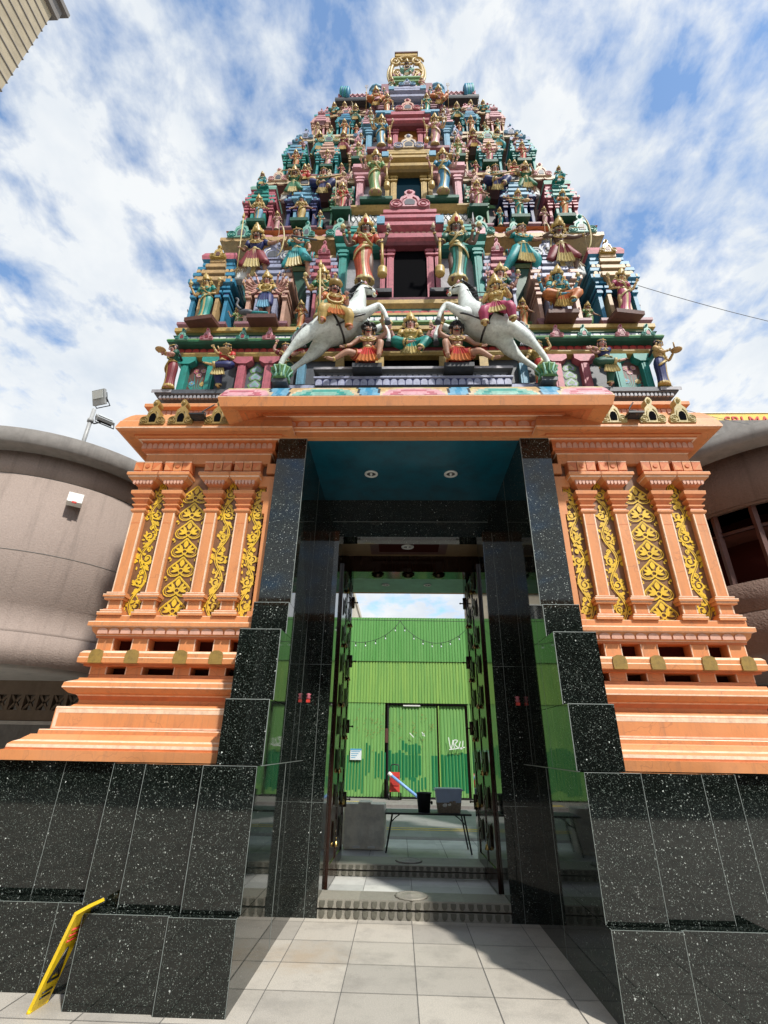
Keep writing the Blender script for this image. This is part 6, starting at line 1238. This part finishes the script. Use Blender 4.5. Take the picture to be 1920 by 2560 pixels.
q = MB(); q.tube([(-.15, -.12, .72), (.85, -.25, .03)], .045, 'bluepipe', 8); q.tube([(-.2, -.1, .76), (-.1, -.13, .68)], .06, 'whitepl', 8); single(q, 'pole', 'pale blue pole leaning on the red trolley by the hoarding', 'pole', (-.13, 17.9, .05)) if 0 else None
o = q.build('pole', None, (-.28, 18.0, .05)); o['label'] = 'pale blue pole leaning on the red trolley by the hoarding'; o['category'] = 'pole'
# wet-floor sign
w = thing('wet_floor_sign', 'yellow folding wet-floor sign leaning against the black granite plinth', 'floor sign', (-2.42, 4.2, 0), 0)
def board(p0, p1, p2, p3, th):
    a = [Vector(p) for p in (p0, p1, p2, p3)]; n = (a[1] - a[0]).cross(a[3] - a[0]).normalized() * th
    return [tuple(v) for v in a], [tuple(v + n) for v in a]
foot = Vector((-2.50, 4.09, 0)) - Vector((-2.42, 4.2, 0)); foot2 = Vector((-2.487, 4.25, 0)) - Vector((-2.42, 4.2, 0)); top = Vector((-2.315, 4.045, .525)) - Vector((-2.42, 4.2, 0)); top2 = Vector((-2.305, 4.205, .525)) - Vector((-2.42, 4.2, 0))
q = MB(); r0, r1 = board(foot, foot2, top2, top, .022); q.loft([r0, r1], 'signyellow', True, False)
fr = (foot2 - foot); upv = (top - foot); nn = fr.cross(upv).normalized()
def onb(u, v, o): return tuple(foot + fr * u + upv * v + nn * o)
pl = q.build('front_board', w)
q = MB()
tri = [(.2, .30), (.8, .30), (.5, .62)]
for side in (.024, -.003):
    for a, b in zip(tri, tri[1:] + tri[:1]): q.tube([onb(*a, side), onb(*b, side)], .008, 'black', 4)
    q.tube([onb(.5, .5, side), onb(.48, .42, side), onb(.36, .36, side)], .010, 'black', 4); q.tube([onb(.48, .42, side), onb(.62, .35, side)], .009, 'black', 4); q.ell(onb(.52, .55, side), .010, 'black', 6, 4)
    for v in (.70, .76, .82, .14, .19): q.tube([onb(.2, v, side), onb(.78, v, side)], .006, 'signred' if v > .5 else 'black', 4)
q.build('warning_print', w)
q = MB(); r0, r1 = board(top, top2, top2 + Vector((.085, .01, .045)), top + Vector((.085, .01, .045)), .02); q.loft([r0, r1], 'signyellow', True, False); q.build('folded_handle', w)
for z in (0, 1): q = MB(); q.tube([onb(z * .9 + .05, .0, .011), onb(z * .9 + .05, .04, .011)], .014, 'signyellow', 6); q.build('foot', w)
# curved concrete halls on both sides -------------------------------------------------------------
def arc(cx, cy, r, a0, a1, n=40): return [(cx + r * math.cos(R(a0 + (a1 - a0) * i / n)), cy + r * math.sin(R(a0 + (a1 - a0) * i / n))) for i in range(n + 1)]
def drum(mb, cx, cy, prof, m, a0=0, a1=360, n=72):
    full = abs(a1 - a0) >= 360; N = n if full else n + 1
    rings = [[(cx + r_ * math.cos(R(a0 + (a1 - a0) * j / n)), cy + r_ * math.sin(R(a0 + (a1 - a0) * j / n)), z) for j in range(N)] for r_, z in prof]
    return mb.loft(rings, m, full, True)
hl = thing('curved_hall', 'brown roughcast curved hall with a flat concrete roof left of the gateway', 'building', (-6.72, 8.45, 0))
q = MB(); q.xf(Matrix.Identity(4))
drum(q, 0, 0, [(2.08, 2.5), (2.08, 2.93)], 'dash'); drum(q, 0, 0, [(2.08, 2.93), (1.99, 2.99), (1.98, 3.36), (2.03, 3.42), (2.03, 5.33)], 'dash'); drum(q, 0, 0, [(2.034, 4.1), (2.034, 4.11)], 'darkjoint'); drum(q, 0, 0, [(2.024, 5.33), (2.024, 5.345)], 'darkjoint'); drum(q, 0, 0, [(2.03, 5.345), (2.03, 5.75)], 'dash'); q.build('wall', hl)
q = MB(); drum(q, 0, 0, [(1.9, 5.74), (2.33, 5.72), (2.36, 5.74), (2.36, 5.98), (2.33, 6.0), (.1, 6.01)], 'slab'); q.build('roof', hl)
q = MB(); drum(q, 0, 0, [(2.04, 2.50), (1.2, 2.485), (.1, 2.485)], 'soffit'); q.build('soffit', hl)
q = MB(); Y = .15
q.box(-5, 3.4, Y, Y + .15, 2.26, 2.5, 'bblock'); q.box(-5, 3.4, Y, Y + .15, 1.86, 2.02, 'bblock'); q.box(-5, 3.4, Y - .02, Y + .15, 1.80, 1.85, 'soffit')
for i in range(34):
    x = -4.9 + .245 * i; q.box(x - .03, x + .03, Y, Y + .15, 2.02, 2.26, 'bblock')
    for a, b2 in (((x + .03, 2.02), (x + .215, 2.26)), ((x + .03, 2.26), (x + .215, 2.02))): q.ribbon([a, b2], .035, Y + .02, 'bblock'); q.tube([(a[0], Y + .05, a[1]), (b2[0], Y + .05, b2[1])], .02, 'bblock', 4)
q.build('breeze_block_wall', hl)
q = MB(); q.box(-6, 3.4, 3.2, 3.3, 0, 6, 'brown'); q.box(-6.1, -6, -1, 3.3, 0, 6, 'brown'); q.box(-5.0, 3.3, .3, 3.2, 2.27, 2.3, 'bblock'); q.build('back_wall', hl)
q = MB(); q.box(2.3, 2.55, .6, .8, 1.25, 1.66, 'yellow'); q.box(2.26, 2.6, .57, .83, 1.6, 1.66, 'gold'); [q.box(2.3 + .06 * i, 2.33 + .06 * i, .58, .62, 1.66, 1.75, 'gold') for i in range(5)]
q.box(2.2, 2.65, .5, .9, .6, 1.25, 'olive'); single(q, 'altar', 'small gilded altar in the dark space under the left hall', 'altar') if 0 else None
o = q.build('shrine_box', None, (-6.72 + .95, 8.45, 0)); o['label'] = 'small gilded shrine box in the dark space under the left hall'; o['category'] = 'shrine'
e = thing('emergency_light', 'white wall lamp box on the curved wall of the left hall', 'wall lamp', (-5.36, 6.86, 5.05), R(-47 + 90 - 8)); e.scale = (.8,) * 3
q = MB(); q.loft([[(-.13, -.16, -.10), (.13, -.16, -.10), (.13, .02, -.13), (-.13, .02, -.13)], [(-.13, -.14, .10), (.13, -.14, .10), (.13, .02, .13), (-.13, .02, .13)]], 'whitepl', True, False); q.build('housing', e); q = MB(); q.box(-.04, .04, -.17, -.14, -.125, -.09, 'signred'); q.build('indicator', e)
lp = thing('floodlight_pole', 'grey pole with two floodlights on the left hall roof', 'floodlight', (-6.05, 7.5, 6.0))
q = MB(); q.tube([(0, 0, 0), (0, 0, 1.35)], .035, 'greymetal', 10); q.tube([(0, 0, 1.05), (0, 0, 1.12)], .055, 'greymetal', 10); q.build('pole', lp)
for dx, dz, rz, tl in ((.03, 1.62, -15, 22), (.28, 1.10, 48, -52)):
    h = MB(); h.box(-.19, .19, -.035, .035, -.17, .21, 'greymetal'); h.box(-.16, .16, -.06, -.05, -.02, .18, 'lens'); h.box(-.16, .16, .05, .09, -.1, .15, 'black'); h.tube([(-.21, 0, 0), (-.21, .1, -.2), (.21, .1, -.2), (.21, 0, 0)], .014, 'black', 5)
    ho = h.build('lamp_head', lp, (dx, 0, dz)); ho.rotation_euler = (R(tl), 0, R(rz)); ho.scale = (.78,) * 3
q = MB(); q.tube([(0, 0, 1.08), (.1, -.02, 1.0), (.28, -.02, 1.05)], .014, 'black', 5); q.build('bracket', lp)
hr = thing('curved_gallery', 'brown roughcast curved gallery with an open balcony right of the gateway', 'building', (6.55, 8.15, 0))
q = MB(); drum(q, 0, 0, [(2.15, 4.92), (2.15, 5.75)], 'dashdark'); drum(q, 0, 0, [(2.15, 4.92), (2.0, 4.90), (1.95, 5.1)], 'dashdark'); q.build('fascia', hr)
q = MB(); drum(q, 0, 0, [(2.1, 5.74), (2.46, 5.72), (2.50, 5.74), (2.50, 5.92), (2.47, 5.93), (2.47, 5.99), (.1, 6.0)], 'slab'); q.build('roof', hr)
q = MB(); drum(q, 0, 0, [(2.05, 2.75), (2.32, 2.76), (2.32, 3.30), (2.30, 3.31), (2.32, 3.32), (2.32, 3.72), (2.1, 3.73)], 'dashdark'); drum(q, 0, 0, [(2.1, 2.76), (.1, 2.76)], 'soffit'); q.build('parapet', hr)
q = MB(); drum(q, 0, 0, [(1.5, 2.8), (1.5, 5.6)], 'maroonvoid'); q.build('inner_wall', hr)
q = MB()
for a in range(150, 300, 15): x, y = 2.0 * math.cos(R(a)), 2.0 * math.sin(R(a)); q.box(x - .035, x + .035, y - .035, y + .035, 3.7, 4.95, 'brown')
drum(q, 0, 0, [(2.02, 4.55), (1.98, 4.55), (1.98, 4.62), (2.02, 4.62)], 'brown'); q.build('window_frame', hr)
q = MB(); q.box(-3, 6, 1.75, 1.83, 0, 8.80, 'slab'); q.box(-3, 6, 1.70, 1.75, 0, 2.7, 'brown'); q.build('rear_wall', hr)
# rear block on the left
rb = MB(); rb.box(-9.5, -3.5, 9.6, 12, 0, 7.0, 'slab'); rb.box(-9.55, -3.45, 9.55, 12, 7.0, 7.1, 'slab'); single(rb, 'rear_block', 'grey concrete block behind the roof of the left hall', 'building', (-6.5, 9.6, 0))
# signboard over the right gallery
sb = thing('signboard', 'yellow signboard with red capital letters above the right gallery', 'signboard', (9.1, 10.02, 8.62))
q = MB(); q.box(-2.1, 4.4, 0, .06, -.02, .47, 'boardyellow'); q.box(-2.1, 4.4, -.02, .08, .47, .49, 'whitepl'); q.build('board', sb)
cu = bpy.data.curves.new('letters', 'FONT'); cu.body = 'SRI MAHAMARIAMMAN'; cu.size = .36; cu.extrude = .01
co = bpy.data.objects.new('letters', cu); COL.objects.link(co); dg = bpy.context.evaluated_depsgraph_get(); me = bpy.data.meshes.new_from_object(co.evaluated_get(dg)); bpy.data.objects.remove(co)
me.materials.clear(); me.materials.append(M('signred')); lo = bpy.data.objects.new('letters', me); COL.objects.link(lo); lo.parent = sb; lo.location = (-1.32, -.012, .12); lo.rotation_euler = (PI / 2, 0, 0)
# tall building at the top left corner
tb = thing('tower_block', 'corner of a tall beige tower block at the upper left', 'building', (-27, 18, 0))
X1 = -1.615 * 14 - .15 + 27; Y1 = -4.0
q = MB(); q.box(-40, X1, -40, Y1, 0, 44.0, 'tower'); q.build('wall', tb)
q = MB(); q.box(-40, X1 + .25, -40, Y1 + .25, 44.0, 45.0, 'towertrim'); q.box(-40, X1 + .5, -40, Y1 + .5, 45.0, 45.4, 'towertrim'); q.build('parapet', tb)
q = MB(); [q.box(-39, X1 + .05, -39, Y1 + .05, z, z + .06, 'towertrim') for z in [14 + .9 * i for i in range(33)]]; q.build('siding_grooves', tb)
# unseen hall added behind the camera to give the polished stone a dark reflection
th = thing('unseen_hall', 'low grey temple hall added out of view behind the camera as a dark reflection in the polished granite', 'building', (0, -12, 0))
q = MB(); q.box(-26, 26, -9, -5, 0, 6.4, 'brown'); q.build('wall', th)
q = MB(); q.box(-27, 27, -10, .8, 6.4, 7.0, 'slab'); q.box(-26.6, 26.6, -9.6, .3, 7.0, 7.5, 'base'); q.build('roof', th)
q = MB(); q.lathe([(.42, 0), (.42, .3), (.32, .36), (.28, .5), (.26, 5.4), (.34, 5.6), (.45, 5.9), (.5, 6.1), (.5, 6.4)], (0, 0, 0), 'slab', 16); cm = q.mesh('column')
for i in range(-6, 7): o = bpy.data.objects.new('column', cm); COL.objects.link(o); o.parent = th; o.location = (4 * i + 2, -.3, 0)
# cornice floodlights and overhead wires
for s in (-1, 1):
    l_ = thing('spotlight', 'small black floodlight with a cable on the %s cornice of the gateway' % ('left' if s < 0 else 'right'), 'floodlight', (s * 2.46, 4.55, 4.93), 0, None)
    q = MB(); q.box(-.085, .085, -.10, .03, -.010, .012, 'black'); q.box(-.07, .07, -.085, .02, -.014, -.010, 'glass'); q.build('housing', l_)
    q = MB(); q.tube(interp([(.05, .03, .0), (.06, .0, .08), (-.0, .04, .13), (.10, .10, .28)], 8), .008, 'wire', 5); q.build('cable', l_)
def wire(p0, p1, sag, lab):
    m = MB(); n = 14; m.tube([(p0[0] + (p1[0] - p0[0]) * i / n, p0[1] + (p1[1] - p0[1]) * i / n, p0[2] + (p1[2] - p0[2]) * i / n - sag * (1 - (2 * i / n - 1) ** 2)) for i in range(n + 1)], .0045, 'thinwire', 5); single(m, 'overhead_wire', lab, 'wire', p0)
wire((3.1, 5.0, 7.65), (7.6, 6.0, 7.35), .12, 'thin overhead wire from the tower flank to the right edge')
wire((3.2, 5.4, 5.85), (9.0, 9.7, 8.4), .1, 'thin overhead wire running from the tower ledge to the signboard')

# ------------------------------------------------------------------ sky, sun, camera
W = bpy.data.worlds.new('World'); scn.world = W; W.use_nodes = True; nt = W.node_tree
bg = nt.nodes['Background']
az, el = math.atan2(.56, -.83), R(50)
sky = nt.nodes.new('ShaderNodeTexSky'); sky.sky_type = 'NISHITA'; sky.sun_disc = False; sky.sun_elevation = el; sky.sun_rotation = az; sky.air_density = 1.0; sky.dust_density = .6; sky.ozone_density = 1.5
tc = nt.nodes.new('ShaderNodeTexCoord'); sx = nt.nodes.new('ShaderNodeSeparateXYZ'); nt.links.new(tc.outputs['Generated'], sx.inputs[0])
zz = nd(nt, 'ShaderNodeMath', operation='MAXIMUM'); nt.links.new(sx.outputs['Z'], zz.inputs[0]); zz.inputs[1].default_value = 0
za = nd(nt, 'ShaderNodeMath', operation='ADD'); nt.links.new(zz.outputs[0], za.inputs[0]); za.inputs[1].default_value = .22
cv = nt.nodes.new('ShaderNodeVectorMath'); cv.operation = 'DIVIDE'; nt.links.new(tc.outputs['Generated'], cv.inputs[0]); cb = nt.nodes.new('ShaderNodeCombineXYZ')
for i in range(3): nt.links.new(za.outputs[0], cb.inputs[i])
nt.links.new(cb.outputs[0], cv.inputs[1])
mp = nt.nodes.new('ShaderNodeMapping'); mp.inputs['Location'].default_value = (3.1, 1.7, 0); mp.inputs['Scale'].default_value = (1, .8, 0); nt.links.new(cv.outputs[0], mp.inputs['Vector'])
def cn(sc, det, ro, dist=0):
    n = nd(nt, 'ShaderNodeTexNoise', Scale=sc, Detail=det, Roughness=ro, Distortion=dist); nt.links.new(mp.outputs[0], n.inputs['Vector']); return n.outputs['Fac']
a = cn(2.2, 4, .5, .0); b_ = cn(10.5, 6, .58, .2)
mm = nd(nt, 'ShaderNodeMath', operation='MULTIPLY_ADD'); nt.links.new(b_, mm.inputs[0]); mm.inputs[1].default_value = 1.15; nt.links.new(a, mm.inputs[2])
hz = nd(nt, 'ShaderNodeMath', operation='MULTIPLY_ADD'); nt.links.new(zz.outputs[0], hz.inputs[0]); hz.inputs[1].default_value = -.24; nt.links.new(mm.outputs[0], hz.inputs[2])
cov = ramp(nt, hz.outputs[0], [(.70, (.06,) * 3), (.98, (.97,) * 3)])
shade = ramp(nt, cn(4.0, 5, .6), [(.3, (.57, .63, .70)), (.6, (.76, .78, .79))])
sk = mix(nt, 1.0, sky.outputs[0], (.165, .20, .215), 'MULTIPLY')
fin = mix(nt, cov, sk, shade)
nt.links.new(fin, bg.inputs['Color']); bg.inputs['Strength'].default_value = 1.0
SKYMUL = fin
L = bpy.data.lights.new('sun', 'SUN'); L.energy = 4.0; L.angle = R(2.5); L.color = (1, .955, .88)
so = bpy.data.objects.new('sun', L); COL.objects.link(so)
sd = Vector((.56 * math.cos(el), -.83 * math.cos(el), math.sin(el))); so.rotation_euler = sd.to_track_quat('Z', 'Y').to_euler(); so.location = (6, -10, 20)
cam = bpy.data.cameras.new('camera'); co = bpy.data.objects.new('camera', cam); COL.objects.link(co)
cam.sensor_fit = 'VERTICAL'; cam.sensor_height = 24; cam.sensor_width = 18; cam.lens = 24 * 1222.86 / 2560; cam.clip_end = 2000; cam.clip_start = .05
yaw, pit, rol = R(-1.99019), R(25.7075), R(.99476)
F_ = Vector((math.sin(yaw) * math.cos(pit), math.cos(yaw) * math.cos(pit), math.sin(pit))); r0 = Vector((math.cos(yaw), -math.sin(yaw), 0)); u0 = r0.cross(F_)
rr = r0 * math.cos(rol) + u0 * math.sin(rol); uu = u0 * math.cos(rol) - r0 * math.sin(rol)
co.matrix_world = Matrix(((rr.x, uu.x, -F_.x, -.15346), (rr.y, uu.y, -F_.y, 0), (rr.z, uu.z, -F_.z, 1.55), (0, 0, 0, 1)))
scn.camera = co
scn.view_settings.view_transform = 'Standard'; scn.view_settings.look = 'None'; scn.view_settings.exposure = .32; scn.view_settings.gamma = 1; scn.view_settings.use_curve_mapping = False
if scn.render.engine != 'CYCLES': scn.render.engine = 'CYCLES'
scn.cycles.max_bounces = 8; scn.cycles.diffuse_bounces = 4; scn.cycles.glossy_bounces = 5
